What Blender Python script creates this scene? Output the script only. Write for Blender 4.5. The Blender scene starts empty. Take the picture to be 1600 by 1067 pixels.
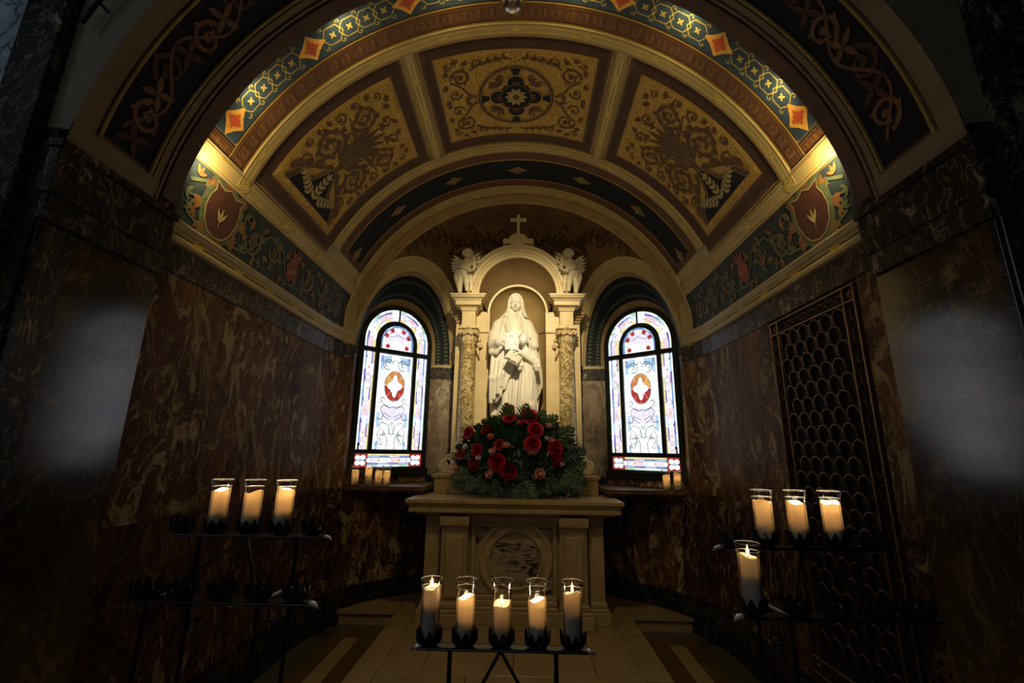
import bpy, bmesh, math, random
import numpy as np
from mathutils import Vector, Matrix
PI=math.pi
sin,cos,sqrt=math.sin,math.cos,math.sqrt
sc=bpy.context.scene
COL=sc.collection
random.seed(7); RNG=np.random.RandomState(5)

# ---------------------------------------------------------------- camera, world, lights, exposure
def rad(d): return d*PI/180
cam_d=bpy.data.cameras.new('camera'); cam=bpy.data.objects.new('camera',cam_d); COL.objects.link(cam)
_f,_t,_yw,_r=702.0,.2384,-.0279,.0135
def _ray(X,Z):
    X,Z=X*cos(_r)-Z*sin(_r),X*sin(_r)+Z*cos(_r)
    F=cos(_t)-Z*sin(_t);U=sin(_t)+Z*cos(_t)
    return Vector((X*cos(_yw)+F*sin(_yw),-X*sin(_yw)+F*cos(_yw),U))
_c=_ray(0,0); _rx=_ray(1,0)-_c; _uz=_ray(0,1)-_c
cam.matrix_world=Matrix(((_rx.x,_uz.x,-_c.x,.082),(_rx.y,_uz.y,-_c.y,0),(_rx.z,_uz.z,-_c.z,1.63),(0,0,0,1)))
cam_d.sensor_width=36; cam_d.lens=_f/1600*36; cam_d.clip_start=.05; cam_d.clip_end=60
sc.camera=cam
sc.view_settings.view_transform='Standard'; sc.view_settings.look='None'
sc.view_settings.gamma=1; sc.view_settings.use_curve_mapping=False
sc.view_settings.exposure=0.0
w=bpy.data.worlds.new('world'); sc.world=w; w.use_nodes=True
w.node_tree.nodes['Background'].inputs[0].default_value=(.5,.6,.8,1)
w.node_tree.nodes['Background'].inputs[1].default_value=.004

def light(name,kind,loc,target,energy,color,size=.05,spot=None,blend=.5,sy=None):
    l=bpy.data.lights.new(name,kind); l.energy=energy; l.color=color
    if kind=='AREA':
        l.size=size
        if sy: l.shape='RECTANGLE'; l.size_y=sy
    else: l.shadow_soft_size=size
    if kind=='SPOT': l.spot_size=rad(spot); l.spot_blend=blend
    o=bpy.data.objects.new(name,l); COL.objects.link(o); o.location=loc
    if target is not None:
        o.rotation_euler=(Vector(target)-Vector(loc)).to_track_quat('-Z','Y').to_euler()
    return o
WARM=(1,.74,.33)
# warm spotlight on the statue, from up left behind the front arch; small lamps tucked behind the arch lip, facing into the chapel
light('statue_spot','SPOT',(.16,2.16,4.06),(.0,4.95,2.90),420,(1,.80,.46),.014,42,.75)
light('statue_spot','SPOT',(.10,2.16,4.06),(-.02,4.9,2.75),120,(.84,.86,1),.014,8,.8)
light('crown_spot','SPOT',(.0,2.3,4.10),(0,4.3,.6),48,(1,.76,.38),.05,78,.9)
for a_,e_ in ((17,1.7),(33,.55),(55,.5),(78,.5),(102,.5),(125,.5),(147,.55),(163,1.7)):
    x_,z_=1.77*cos(rad(a_)),2.66+1.77*sin(rad(a_)); light('arch_lamp','AREA',(x_,2.15,z_),(x_*.97,3.15,z_-.0+.1),e_*1.9,WARM,.07,sy=.07)
light('nave_fill','AREA',(-1.5,-3.2,3.6),(0,4,2.0),9,(.75,.85,1),3.2,sy=2.0)  # unseen fill lamp added behind the camera as dim cool nave light
light('nave_fill','AREA',(-3.6,-1.2,4.2),(-2.4,1.55,3.3),5,(.72,.84,1),1.0,sy=1.6)  # second unseen fill lamp, added to brighten the upper left front marble

# ---------------------------------------------------------------- object helpers
def tagp(o,label=None,cat=None,group=None,kind=None):
    if label: o['label']=label
    if cat: o['category']=cat
    if group: o['group']=group
    if kind: o['kind']=kind
    return o
def thing(name,label,cat,loc=(0,0,0),group=None,rz=0):
    o=bpy.data.objects.new(name,None); COL.objects.link(o); o.location=loc; o.rotation_euler=(0,0,rz)
    o.empty_display_size=.05
    return tagp(o,label,cat,group)
class MB:
    def __init__(s): s.v=[]; s.f=[]
    def add(s,vs,fs):
        n=len(s.v); s.v.extend([tuple(map(float,p)) for p in vs]); s.f.extend([tuple(i+n for i in f) for f in fs]); return s
    def box(s,x0,x1,y0,y1,z0,z1,b=0,M=None):
        if b<=0:
            vs=[(x,y,z) for x in (x0,x1) for y in (y0,y1) for z in (z0,z1)]
            fs=[(0,1,3,2),(4,6,7,5),(0,4,5,1),(2,3,7,6),(0,2,6,4),(1,5,7,3)]
        else:
            bm=bmesh.new(); bmesh.ops.create_cube(bm,size=1)
            for v in bm.verts: v.co=Vector(((x0+x1)/2+v.co.x*(x1-x0),(y0+y1)/2+v.co.y*(y1-y0),(z0+z1)/2+v.co.z*(z1-z0)))
            bmesh.ops.bevel(bm,geom=bm.edges[:],offset=b,segments=1,affect='EDGES')
            bm.verts.index_update()
            vs=[tuple(v.co) for v in bm.verts]; fs=[tuple(v.index for v in f.verts) for f in bm.faces]; bm.free()
        if M is not None: vs=[tuple(M@Vector(p)) for p in vs]
        return s.add(vs,fs)
    def lathe(s,prof,c=(0,0,0),n=32,sx=1,sy=1,closed=True,M=None):
        vs=[];fs=[];m=len(prof)
        for i in range(n):
            a=2*PI*i/n
            for r,z in prof: vs.append((c[0]+r*cos(a)*sx,c[1]+r*sin(a)*sy,c[2]+z))
        for i in range(n):
            j=(i+1)%n
            for k in range(m-1): fs.append((i*m+k,j*m+k,j*m+k+1,i*m+k+1))
        if closed:
            if prof[0][0]>1e-6: fs.append(tuple(i*m for i in reversed(range(n))))
            if prof[-1][0]>1e-6: fs.append(tuple(i*m+m-1 for i in range(n)))
        if M is not None: vs=[tuple(M@Vector(p)) for p in vs]
        return s.add(vs,fs)
    def tube(s,pts,r,n=8,closed=False,caps=True):
        P=[Vector(p) for p in pts]; L=len(P); vs=[];fs=[]
        R=r if hasattr(r,'__len__') else [r]*L
        up=None
        for i in range(L):
            if closed: t=P[(i+1)%L]-P[i-1]
            else: t=P[min(i+1,L-1)]-P[max(i-1,0)]
            if t.length<1e-9: t=Vector((0,0,1))
            t.normalize()
            if up is None:
                up=t.orthogonal().normalized()
            up=(up-t*up.dot(t))
            if up.length<1e-6: up=t.orthogonal()
            up.normalize(); b=t.cross(up)
            for k in range(n):
                a=2*PI*k/n; vs.append(tuple(P[i]+(up*cos(a)+b*sin(a))*R[i]))
        for i in range(L if closed else L-1):
            j=(i+1)%L
            for k in range(n):
                l=(k+1)%n; fs.append((i*n+k,i*n+l,j*n+l,j*n+k))
        if caps and not closed:
            fs.append(tuple(reversed(range(n)))); fs.append(tuple((L-1)*n+k for k in range(n)))
        return s.add(vs,fs)
    def ball(s,c,r,n=10,m=7,sc3=(1,1,1)):
        pr=[(max(r*sin(PI*i/m),0),-r*cos(PI*i/m)) for i in range(m+1)]
        vs=[];fs=[]
        vs.append((c[0],c[1],c[2]-r*sc3[2]))
        for i in range(1,m):
            for k in range(n):
                a=2*PI*k/n; vs.append((c[0]+pr[i][0]*cos(a)*sc3[0],c[1]+pr[i][0]*sin(a)*sc3[1],c[2]+pr[i][1]*sc3[2]))
        vs.append((c[0],c[1],c[2]+r*sc3[2]))
        for k in range(n):
            l=(k+1)%n; fs.append((0,1+l,1+k))
            for i in range(m-2): fs.append((1+i*n+k,1+i*n+l,1+(i+1)*n+l,1+(i+1)*n+k))
            fs.append((1+(m-2)*n+k,1+(m-2)*n+l,len(vs)-1))
        return s.add(vs,fs)
    def grid(s,rows,flip=False,cu=False,cv=False):
        n=len(rows);m=len(rows[0]); vs=[p for r in rows for p in r]; fs=[]
        for i in range(n if cu else n-1):
            for j in range(m if cv else m-1):
                a,b,c,d=i*m+j,((i+1)%n)*m+j,((i+1)%n)*m+(j+1)%m,i*m+(j+1)%m
                fs.append((a,d,c,b) if flip else (a,b,c,d))
        return s.add(vs,fs)
    def prism(s,poly,to3,d0,d1):
        """poly: 2d outline; to3(a,b,d)->3d; closed prism between depth d0 and d1"""
        n=len(poly)
        vs=[to3(a,b,d0) for a,b in poly]+[to3(a,b,d1) for a,b in poly]
        fs=[tuple(range(n)),tuple(reversed(range(n,2*n)))]+[(i,i+n,(i+1)%n+n,(i+1)%n) for i in range(n)]
        return s.add(vs,fs)
    def build(s,name,mat,parent=None,smooth=False,kind=None,label=None,loc=None,fix=True):
        me=bpy.data.meshes.new(name); me.from_pydata(s.v,[],s.f)
        if fix:
            bm=bmesh.new(); bm.from_mesh(me); bmesh.ops.recalc_face_normals(bm,faces=bm.faces); bm.to_mesh(me); bm.free()
        if smooth:
            me.polygons.foreach_set('use_smooth',[True]*len(me.polygons))
            if smooth!='all':
                try: me.set_sharp_from_angle(angle=rad(40))
                except Exception: pass
        me.materials.append(mat)
        o=bpy.data.objects.new(name,me); COL.objects.link(o)
        if parent: o.parent=parent
        if loc: o.location=loc
        if kind: o['kind']=kind
        if label: o['label']=label
        return o
def copy_tree(o,parent=None):
    c=o.copy(); COL.objects.link(c)
    if parent is not None: c.parent=parent
    for ch in list(o.children): copy_tree(ch,c)
    return c

# ---------------------------------------------------------------- materials
def newmat(name):
    m=bpy.data.materials.new(name); m.use_nodes=True; nt=m.node_tree
    b=nt.nodes['Principled BSDF']; return m,nt,b
def nd(nt,t,**k):
    n=nt.nodes.new(t)
    for a,v in k.items(): setattr(n,a,v)
    return n
def ramp(nt,src,stops,interp='LINEAR'):
    r=nd(nt,'ShaderNodeValToRGB'); nt.links.new(src,r.inputs[0]); cr=r.color_ramp; cr.interpolation=interp
    while len(cr.elements)<len(stops): cr.elements.new(.5)
    for e,(p,c) in zip(cr.elements,stops): e.position=p; e.color=(*c,1) if len(c)==3 else c
    return r
def coords(nt,scale=(1,1,1),rnd=0,rot=(0,0,0)):
    tc=nd(nt,'ShaderNodeTexCoord'); mp=nd(nt,'ShaderNodeMapping'); mp.inputs['Scale'].default_value=scale; mp.inputs['Rotation'].default_value=rot
    nt.links.new(tc.outputs['Object'],mp.inputs[0])
    if rnd:
        oi=nd(nt,'ShaderNodeObjectInfo'); mu=nd(nt,'ShaderNodeMath',operation='MULTIPLY'); mu.inputs[1].default_value=rnd
        nt.links.new(oi.outputs['Random'],mu.inputs[0]); cb=nd(nt,'ShaderNodeCombineXYZ')
        for i in range(3): nt.links.new(mu.outputs[0],cb.inputs[i])
        nt.links.new(cb.outputs[0],mp.inputs['Location'])
    return mp.outputs[0]
def noise(nt,vec,scale,detail=4,rough=.55,dist=0):
    n=nd(nt,'ShaderNodeTexNoise'); n.inputs['Scale'].default_value=scale; n.inputs['Detail'].default_value=detail
    n.inputs['Roughness'].default_value=rough; n.inputs['Distortion'].default_value=dist
    nt.links.new(vec,n.inputs['Vector']); return n.outputs['Fac']
def mixc(nt,f,a,b,mode='MIX'):
    m=nd(nt,'ShaderNodeMix',data_type='RGBA',blend_type=mode)
    for i,x in ((0,f),(6,a),(7,b)):
        if hasattr(x,'links'): nt.links.new(x,m.inputs[i])
        elif i==0: m.inputs[0].default_value=x
        else: m.inputs[i].default_value=(*x,1)
    return m.outputs[2]
def bump(nt,b,h,st=.2,dist=.01):
    n=nd(nt,'ShaderNodeBump'); n.inputs['Strength'].default_value=st; n.inputs['Distance'].default_value=dist
    nt.links.new(h,n.inputs['Height']); nt.links.new(n.outputs[0],b.inputs['Normal'])
def plain(name,col,rough=.6,metal=0,var=.25,scale=9,bmp=0,spec=.5,coat=0):
    m,nt,b=newmat(name); v=coords(nt); n=noise(nt,v,scale,5)
    lo=tuple(c*(1-var) for c in col); hi=tuple(min(1,c*(1+var)) for c in col)
    r=ramp(nt,n,[(.3,lo),(.7,hi)]); nt.links.new(r.outputs[0],b.inputs['Base Color'])
    b.inputs['Roughness'].default_value=rough; b.inputs['Metallic'].default_value=metal
    b.inputs['Specular IOR Level'].default_value=spec
    if coat: b.inputs['Coat Weight'].default_value=coat; b.inputs['Coat Roughness'].default_value=.15
    if bmp: bump(nt,b,n,bmp,.005)
    return m
def breccia(name,c0,c1,c2,vein,scale=1.6,stretch=(1,1,.4),rough=.2,rnd=30,vw=(.57,.64),spec=.5,rough2=None):
    """clouded marble with blotches and pale broken veins running mostly upwards"""
    m,nt,b=newmat(name); v=coords(nt,stretch,rnd)
    n1=noise(nt,v,scale,6,.6,1.2); base=ramp(nt,n1,[(.32,c0),(.5,c1),(.68,c2)])
    n2=noise(nt,v,scale*2.6,9,.72,1.6); vm=ramp(nt,n2,[(vw[0],(0,0,0)),(vw[1],(1,1,1))])
    n3=noise(nt,v,scale*.7,3,.5,.5); area=ramp(nt,n3,[(.36,(0,0,0)),(.55,(1,1,1))])
    mm=nd(nt,'ShaderNodeMath',operation='MULTIPLY'); nt.links.new(vm.outputs[0],mm.inputs[0]); nt.links.new(area.outputs[0],mm.inputs[1])
    n4=noise(nt,v,scale*9,6,.7,.4); vc=mixc(nt,n4,tuple(x*.35 for x in vein),vein)
    c=mixc(nt,mm.outputs[0],base.outputs[0],vc)
    n5=noise(nt,v,scale*7,8,.75,.8); sp=ramp(nt,n5,[(.57,(0,0,0)),(.64,(.55,.55,.55))]); c=mixc(nt,sp.outputs[0],c,tuple(x*.55 for x in vein))
    # thin bright hairline veins
    wv=noise(nt,v,scale*1.3,7,.6,2.5); hl=ramp(nt,wv,[(.488,(0,0,0)),(.5,(1,1,1)),(.512,(0,0,0))])
    h2=nd(nt,'ShaderNodeMath',operation='MULTIPLY'); nt.links.new(hl.outputs[0],h2.inputs[0]); h2.inputs[1].default_value=.5
    c=mixc(nt,h2.outputs[0],c,vein)
    nt.links.new(c,b.inputs['Base Color']); b.inputs['Roughness'].default_value=rough; b.inputs['Specular IOR Level'].default_value=spec
    return m
def veined(name,col,vein,scale=3,rough=.35,amt=.6,rnd=5,spec=.4,dist=2.5,var=.12):
    m,nt,b=newmat(name); v=coords(nt,(1,1,1),rnd)
    n=noise(nt,v,scale,6,.6,dist); hl=ramp(nt,n,[(.46,(0,0,0)),(.5,(amt,)*3),(.54,(0,0,0))])
    n2=noise(nt,v,scale*2,4); base=ramp(nt,n2,[(.3,tuple(c*(1-var) for c in col)),(.7,tuple(min(1,c*(1+var)) for c in col))])
    c=mixc(nt,hl.outputs[0],base.outputs[0],vein); nt.links.new(c,b.inputs['Base Color'])
    b.inputs['Roughness'].default_value=rough; b.inputs['Specular IOR Level'].default_value=spec
    return m
M={}
M['wall']=breccia('breccia_marble',(.030,.012,.006),(.10,.040,.018),(.20,.09,.036),(.60,.46,.22),2.6,(1,1,.5),rough=.5,vw=(.525,.565),spec=.09)
M['pier']=breccia('dark_pier_marble',(.010,.008,.007),(.030,.020,.014),(.055,.036,.022),(.26,.22,.11),1.5,(1,1,.6),rough=.15,vw=(.53,.64),spec=.72)
M['dado']=breccia('dado_marble',(.014,.006,.005),(.045,.017,.010),(.085,.036,.018),(.42,.30,.13),2.6,(1,1,.5),rough=.5,vw=(.54,.585),spec=.15)
M['greymarble']=breccia('grey_red_marble',(.07,.045,.035),(.22,.16,.11),(.33,.24,.17),(.62,.56,.42),3.0,(1,1,.6),rough=.35,vw=(.5,.56),spec=.25)
M['redmarble']=breccia('red_marble',(.14,.045,.02),(.25,.09,.04),(.36,.15,.07),(.4,.25,.12),2.2,(1,1,.3),rough=.25,vw=(.66,.74))
M['black']=breccia('black_gold_marble',(.006,.006,.006),(.012,.010,.010),(.028,.022,.018),(.50,.43,.28),3.0,(1,1,.55),rough=.4,vw=(.56,.62),spec=.25)
M['blackbase']=breccia('black_base_marble',(.004,.004,.005),(.008,.008,.009),(.014,.013,.014),(.25,.24,.25),2.0,(1,1,1),rough=.18,vw=(.7,.74))
M['navewhite']=veined('white_grey_marble',(.48,.56,.62),(.03,.04,.05),3.2,.3,1.0,var=.35)
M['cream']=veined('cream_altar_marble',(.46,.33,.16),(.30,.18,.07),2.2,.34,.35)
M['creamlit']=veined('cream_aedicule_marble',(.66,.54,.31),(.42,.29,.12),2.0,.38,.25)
M['floor']=veined('floor_cream_marble',(.34,.235,.105),(.2,.12,.05),1.6,.3,.3,rnd=9)
M['floorbrown']=veined('floor_brown_marble',(.12,.068,.020),(.07,.03,.01),2.5,.32,.3)
M['floorgrey']=veined('floor_grey_marble',(.085,.08,.065),(.04,.04,.035),2.5,.32,.3)
M['joint']=plain('dark_joint',(.03,.02,.012),.8)
M['statue']=veined('white_statue_marble',(.76,.73,.66),(.6,.55,.45),1.2,.4,.12,var=.04)
M['cherub']=veined('cherub_marble',(.74,.66,.47),(.5,.4,.22),2,.42,.15,var=.08)
def brocatelle():
    m,nt,b=newmat('brocatelle_marble'); v=coords(nt,(1,1,1),4)
    n=noise(nt,v,8,5,.55,2.2); hl=ramp(nt,n,[(.44,(0,0,0)),(.49,(1,1,1)),(.52,(.8,.8,.8)),(.57,(0,0,0))])
    n2=noise(nt,v,5,4); base=ramp(nt,n2,[(.3,(.46,.33,.13)),(.7,(.72,.60,.32))])
    c=mixc(nt,hl.outputs[0],base.outputs[0],(.14,.085,.03)); nt.links.new(c,b.inputs['Base Color']); b.inputs['Roughness'].default_value=.3
    bump(nt,b,hl.outputs[0],.5,-.01); return m
M['brocatelle']=brocatelle()
M['roundel']=breccia('roundel_marble',(.30,.22,.13),(.40,.30,.19),(.46,.36,.24),(.035,.03,.035),4.2,(.6,1,1.8),rough=.2,rnd=0,vw=(.50,.54))
M['beige']=plain('beige_painted_plaster',(.47,.37,.165),.5,var=.10,scale=5)
M['beigedark']=plain('tan_painted_plaster',(.30,.205,.085),.6,var=.15)
M['goldline']=plain('gilt_line',(.78,.58,.10),.42,.35,var=.1)
M['brown']=plain('brown_painted_border',(.115,.048,.020),.55,var=.15,scale=6)
M['brownkey']=plain('brown_key_pattern',(.065,.026,.012),.6,var=.1)
M['redbrown']=plain('red_brown_painted_border',(.205,.095,.032),.5,var=.15)
M['redkey']=plain('dark_red_key_pattern',(.125,.052,.019),.55,var=.1)
M['navy']=plain('navy_painted_ground',(.030,.058,.090),.6,var=.3,scale=20)
M['darknavy']=plain('dark_navy_ground',(.007,.012,.017),.65,var=.3,scale=14,spec=.25)
M['teal']=plain('teal_painted_frieze',(.019,.034,.042),.65,var=.35,scale=7)
M['scroll']=plain('brown_painted_scroll',(.105,.052,.018),.6,var=.35,scale=30)
M['scrollhi']=plain('light_scroll_highlight',(.36,.23,.07),.55,var=.2,scale=20)
M['ocherline']=plain('ochre_line',(.42,.28,.06),.6,var=.2)
M['yellowdot']=plain('yellow_mosaic_line',(.50,.40,.10),.5,var=.25,scale=60)
M['orangegold']=plain('orange_gold_mosaic',(.80,.42,.07),.45,var=.2,scale=60)
M['redpaint']=plain('red_painted_flower',(.55,.09,.03),.5,var=.2)
M['maroon']=plain('maroon_painted_shield',(.075,.024,.014),.6,var=.2)
M['frescogreen']=plain('green_grey_painted_scroll',(.10,.125,.065),.6,var=.3,scale=20)
M['frescoorange']=plain('orange_painted_acanthus',(.20,.095,.028),.6,var=.35,scale=25)
M['leafcream']=plain('cream_painted_leaf',(.44,.34,.13),.6,var=.2,scale=30)
M['tanconch']=plain('tan_brown_conch_ground',(.17,.095,.034),.65,var=.3,scale=5)
M['conchscroll']=plain('dark_conch_scroll',(.055,.026,.010),.65,var=.3,scale=15)
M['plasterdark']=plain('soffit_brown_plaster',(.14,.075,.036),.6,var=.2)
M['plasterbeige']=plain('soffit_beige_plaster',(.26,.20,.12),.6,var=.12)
def mosaic(name,c0,c1,scale=85):
    m,nt,b=newmat(name); v=coords(nt)
    vo=nd(nt,'ShaderNodeTexVoronoi'); vo.inputs['Scale'].default_value=scale; nt.links.new(v,vo.inputs['Vector'])
    ve=nd(nt,'ShaderNodeTexVoronoi',feature='DISTANCE_TO_EDGE'); ve.inputs['Scale'].default_value=scale; nt.links.new(v,ve.inputs['Vector'])
    cell=mixc(nt,vo.outputs['Color'],c0,c1); g=ramp(nt,ve.outputs['Distance'],[(.03,(0,0,0)),(.14,(1,1,1))])
    c=mixc(nt,g.outputs[0],tuple(x*.42 for x in c0),cell); nt.links.new(c,b.inputs['Base Color'])
    b.inputs['Roughness'].default_value=.42; b.inputs['Metallic'].default_value=.35; bump(nt,b,g.outputs[0],.4,.003); return m
M['mosaic']=mosaic('gold_mosaic',(.46,.28,.045),(.90,.58,.12))
M['bronze']=plain('dark_bronze',(.10,.055,.022),.42,.75,var=.35,scale=14)
M['bronzelight']=plain('worn_bronze_edge',(.22,.125,.045),.40,.75,var=.35,scale=10)
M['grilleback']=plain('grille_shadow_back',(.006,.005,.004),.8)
M['iron']=plain('black_iron',(.012,.013,.015),.32,.4,var=.3,spec=.7)
M['tagmetal']=plain('dull_silver_metal',(.45,.52,.50),.4,.6,var=.2,scale=60)
M['lead']=plain('black_lead_frame',(.010,.014,.014),.45,.3)
M['rosered']=plain('deep_red_petal',(.46,.008,.024),.55,var=.35,scale=40)
M['rosepink']=plain('pale_pink_petal',(.80,.42,.34),.55,var=.15,scale=40)
M['roseorange']=plain('orange_petal',(.85,.33,.09),.55,var=.15,scale=40)
M['rosewhite']=plain('cream_white_petal',(.80,.74,.66),.55,var=.1,scale=40)
M['leaf']=plain('dark_green_leaf',(.011,.042,.014),.38,var=.5,scale=30)
M['leaf2']=plain('olive_green_frond',(.036,.066,.022),.42,var=.4,scale=30)
M['ledge']=breccia('brown_ledge_marble',(.06,.03,.016),(.12,.065,.03),(.2,.12,.055),(.4,.3,.15),3,rough=.4,spec=.3)
M['niche']=veined('golden_niche_tone',(.36,.26,.115),(.26,.17,.06),1.6,.5,.3)  # tan, darker than the cream around the niche
M['tunnel']=veined('brown_arch_vault_tone',(.17,.105,.045),(.1,.06,.02),1.6,.5,.3)  # brown, darker again, for the vault under the arch
M['lampmetal']=plain('brushed_lamp_metal',(.62,.60,.55),.25,.9,var=.1)
M['plastic']=plain('dark_brown_outlet',(.03,.018,.01),.4)
M['wick']=plain('black_wick',(.01,.008,.006),.9)
def wax():
    m,nt,b=newmat('white_wax'); nt.nodes.remove(b); out=nt.nodes['Material Output']
    d=nd(nt,'ShaderNodeBsdfDiffuse'); t=nd(nt,'ShaderNodeBsdfTranslucent'); d.inputs[0].default_value=(.82,.76,.66,1); t.inputs[0].default_value=(.93,.78,.54,1)
    mx=nd(nt,'ShaderNodeMixShader'); mx.inputs[0].default_value=.42; nt.links.new(d.outputs[0],mx.inputs[1]); nt.links.new(t.outputs[0],mx.inputs[2])
    g=nd(nt,'ShaderNodeBsdfGlossy'); g.inputs['Roughness'].default_value=.35; m2=nd(nt,'ShaderNodeMixShader'); m2.inputs[0].default_value=.03
    nt.links.new(mx.outputs[0],m2.inputs[1]); nt.links.new(g.outputs[0],m2.inputs[2]); nt.links.new(m2.outputs[0],out.inputs[0]); return m
M['wax']=wax()
M['waxblock']=plain('light_blocking_wax',(.60,.58,.54),.5,var=.05)
def glass():
    m,nt,b=newmat('clear_glass'); nt.nodes.remove(b); out=nt.nodes['Material Output']
    t=nd(nt,'ShaderNodeBsdfTransparent'); t.inputs[0].default_value=(.985,.985,.98,1); g=nd(nt,'ShaderNodeBsdfGlossy'); g.inputs['Roughness'].default_value=.06
    lw=nd(nt,'ShaderNodeLayerWeight'); lw.inputs[0].default_value=.2; mx=nd(nt,'ShaderNodeMixShader'); mf=nd(nt,'ShaderNodeMath',operation='MULTIPLY'); mf.inputs[1].default_value=.6; nt.links.new(lw.outputs['Fresnel'],mf.inputs[0])
    nt.links.new(mf.outputs[0],mx.inputs[0]); nt.links.new(t.outputs[0],mx.inputs[1]); nt.links.new(g.outputs[0],mx.inputs[2]); nt.links.new(mx.outputs[0],out.inputs[0]); return m
M['glass']=glass()
M['rimhighlight']=plain('glass_rim_highlight',(.50,.50,.48),.12,spec=1.0,var=.05)
M['fruitred']=plain('dull_red_painted_fruit',(.26,.05,.022),.6,var=.3)
def emit(name,col,st,var=0):
    m,nt,b=newmat(name); b.inputs['Base Color'].default_value=(*[c*.3 for c in col],1); b.inputs['Roughness'].default_value=.3
    if var:
        v=coords(nt,(1,1,1),9); n=noise(nt,v,14,5,.65,1.0); r=ramp(nt,n,[(.3,tuple(c*(1-var) for c in col)),(.65,col)]); nt.links.new(r.outputs[0],b.inputs['Emission Color'])
    else: b.inputs['Emission Color'].default_value=(*col,1)
    b.inputs['Emission Strength'].default_value=st
    return m
M['flame']=emit('candle_flame',(1,.62,.22),14)
WG=dict(white=((.88,.93,1.0),1.7,.25),lav=((.80,.76,1.0),1.25,.2),pink=((.98,.72,.84),1.1,.25),pale=((.82,.93,.88),1.25,.25),blue=((.28,.46,.86),.95,.45),
  sky=((.50,.72,.95),1.1,.3),purple=((.26,.20,.78),.8,.4),yellow=((.98,.86,.45),1.05,.3),amber=((.95,.55,.10),.9,.3),red=((.75,.07,.06),.75,.5),orange=((.95,.36,.10),.85,.35),green=((.62,.86,.62),1.0,.4))
for k,(c,s,vv) in WG.items(): M['g_'+k]=emit('stained_glass_'+k,c,s,vv)
# ================================================================ SHELL
R=1.865; ZC=2.66; Y0=2.13; YA=4.19; BE=1.43; AE=1.87; YV=4.65
ZP=.13
def ellx(y): return AE*sqrt(max(0,1-((y-YA)/BE)**2)) if y>YA else AE
def vault(ang,y,off=0.0):
    """point on the barrel vault: ang in degrees from the right springing, off towards the inside"""
    a=rad(ang); x=(R-off)*cos(a); z=ZC+(R-off)*sin(a); lim=ellx(y)-off
    if abs(x)>lim: x=math.copysign(lim,x)
    return (x,y,z)
def side(s,y,z,off=0):
    """point on the side wall / lower vault at height z; s=-1 left, 1 right"""
    lim=ellx(y)-off
    if z>ZC:
        a=math.asin(min(1,(z-ZC)/(R-off))); x=min((R-off)*cos(a),lim)
    else: x=min(R-off,lim)
    return (s*x,y,z)
def plan(s,t,off=0):
    """plan curve: t<=1 straight part y from Y0 to YA; t in 1..2 -> ellipse angle 0..90 deg"""
    if t<=1: return (s*(AE-off),Y0+(YA-Y0)*t)
    a=(t-1)*PI/2; n=Vector((cos(a)/AE,sin(a)/BE)).normalized()
    return (s*(AE*cos(a)-off*n.x),YA+BE*sin(a)-off*n.y)
def ty(y): return (y-Y0)/(YA-Y0) if y<=YA else 1+math.asin((y-YA)/BE)/(PI/2)
RR=AE*sqrt(1-((YV-YA)/BE)**2)
def cy(x,z):
    """depth of the apse wall at (x,z): ellipse below the springing, rounded shell above"""
    if z<=ZC: return YA+BE*sqrt(max(0,1-(x/AE)**2))
    rho=math.hypot(x,z-ZC); u=min(1,rho/RR); e=math.degrees(math.atan2(z-ZC,abs(x)+1e-9)); t=min(1,max(0,(e-48)/26)); w=t*t*(3-2*t)
    Fv=(sqrt(max(0,1-(u*RR/AE)**2))-(YV-YA)/BE)/(1-(YV-YA)/BE); G=sqrt(max(0,1-u**6))
    return YV+(YA+BE-YV)*(Fv*(1-w)+G*w)
def conch(x,z,off=0): return (x,cy(x,z)-off,z)

# floor and platform ------------------------------------------------------------
fl=MB().box(-3.2,3.2,-2.5,5.7,-.06,-.012).build('floor',M['joint'],kind='structure')
def tile(par,x0,x1,y0,y1,z1,mat,name='tile',h=.03,lab=None):
    g=.0025; return MB().box(x0+g,x1-g,y0+g,y1-g,z1-h,z1,.0015).build(name,M[mat],par,label=lab)
ytiles=[-2.5,-1.6,-.7,.2,1.1,2.0,2.9,3.8,4.46]
for s in (-1,1):
    for i in range(len(ytiles)-1):
        a,b=sorted((s*1.36,s*1.50)); tile(fl,a,b,ytiles[i],ytiles[i+1],0,'floor')
        for (p,q,mt) in ((1.12,1.36,'floorbrown'),(1.50,1.64,'floorbrown'),(1.64,2.0,'floorgrey')):
            a,b=sorted((s*p,s*q)); tile(fl,a,b,ytiles[i],ytiles[i+1],0,mt)
        a,b=sorted((s*2.0,s*3.2)); 
        if ytiles[i]<1.5: tile(fl,a,b,ytiles[i],ytiles[i+1],0,'floorgrey')
    a,b=sorted((s*1.12,s*1.64)); tile(fl,a,b,4.46,4.60,0,'floorbrown'); a,b=sorted((s*1.12,s*1.75)); tile(fl,a,b,4.60,4.78,0,'floorgrey')
for i in range(7):
    for j in range(4): tile(fl,-1.12+.56*j,-.56+.56*j,-2.5+.66*i,-1.84+.66*i,0,'floor')
pf=thing('altar_platform','low cream marble platform with a long tongue running forward from the altar','platform',(0,0,0))
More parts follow.
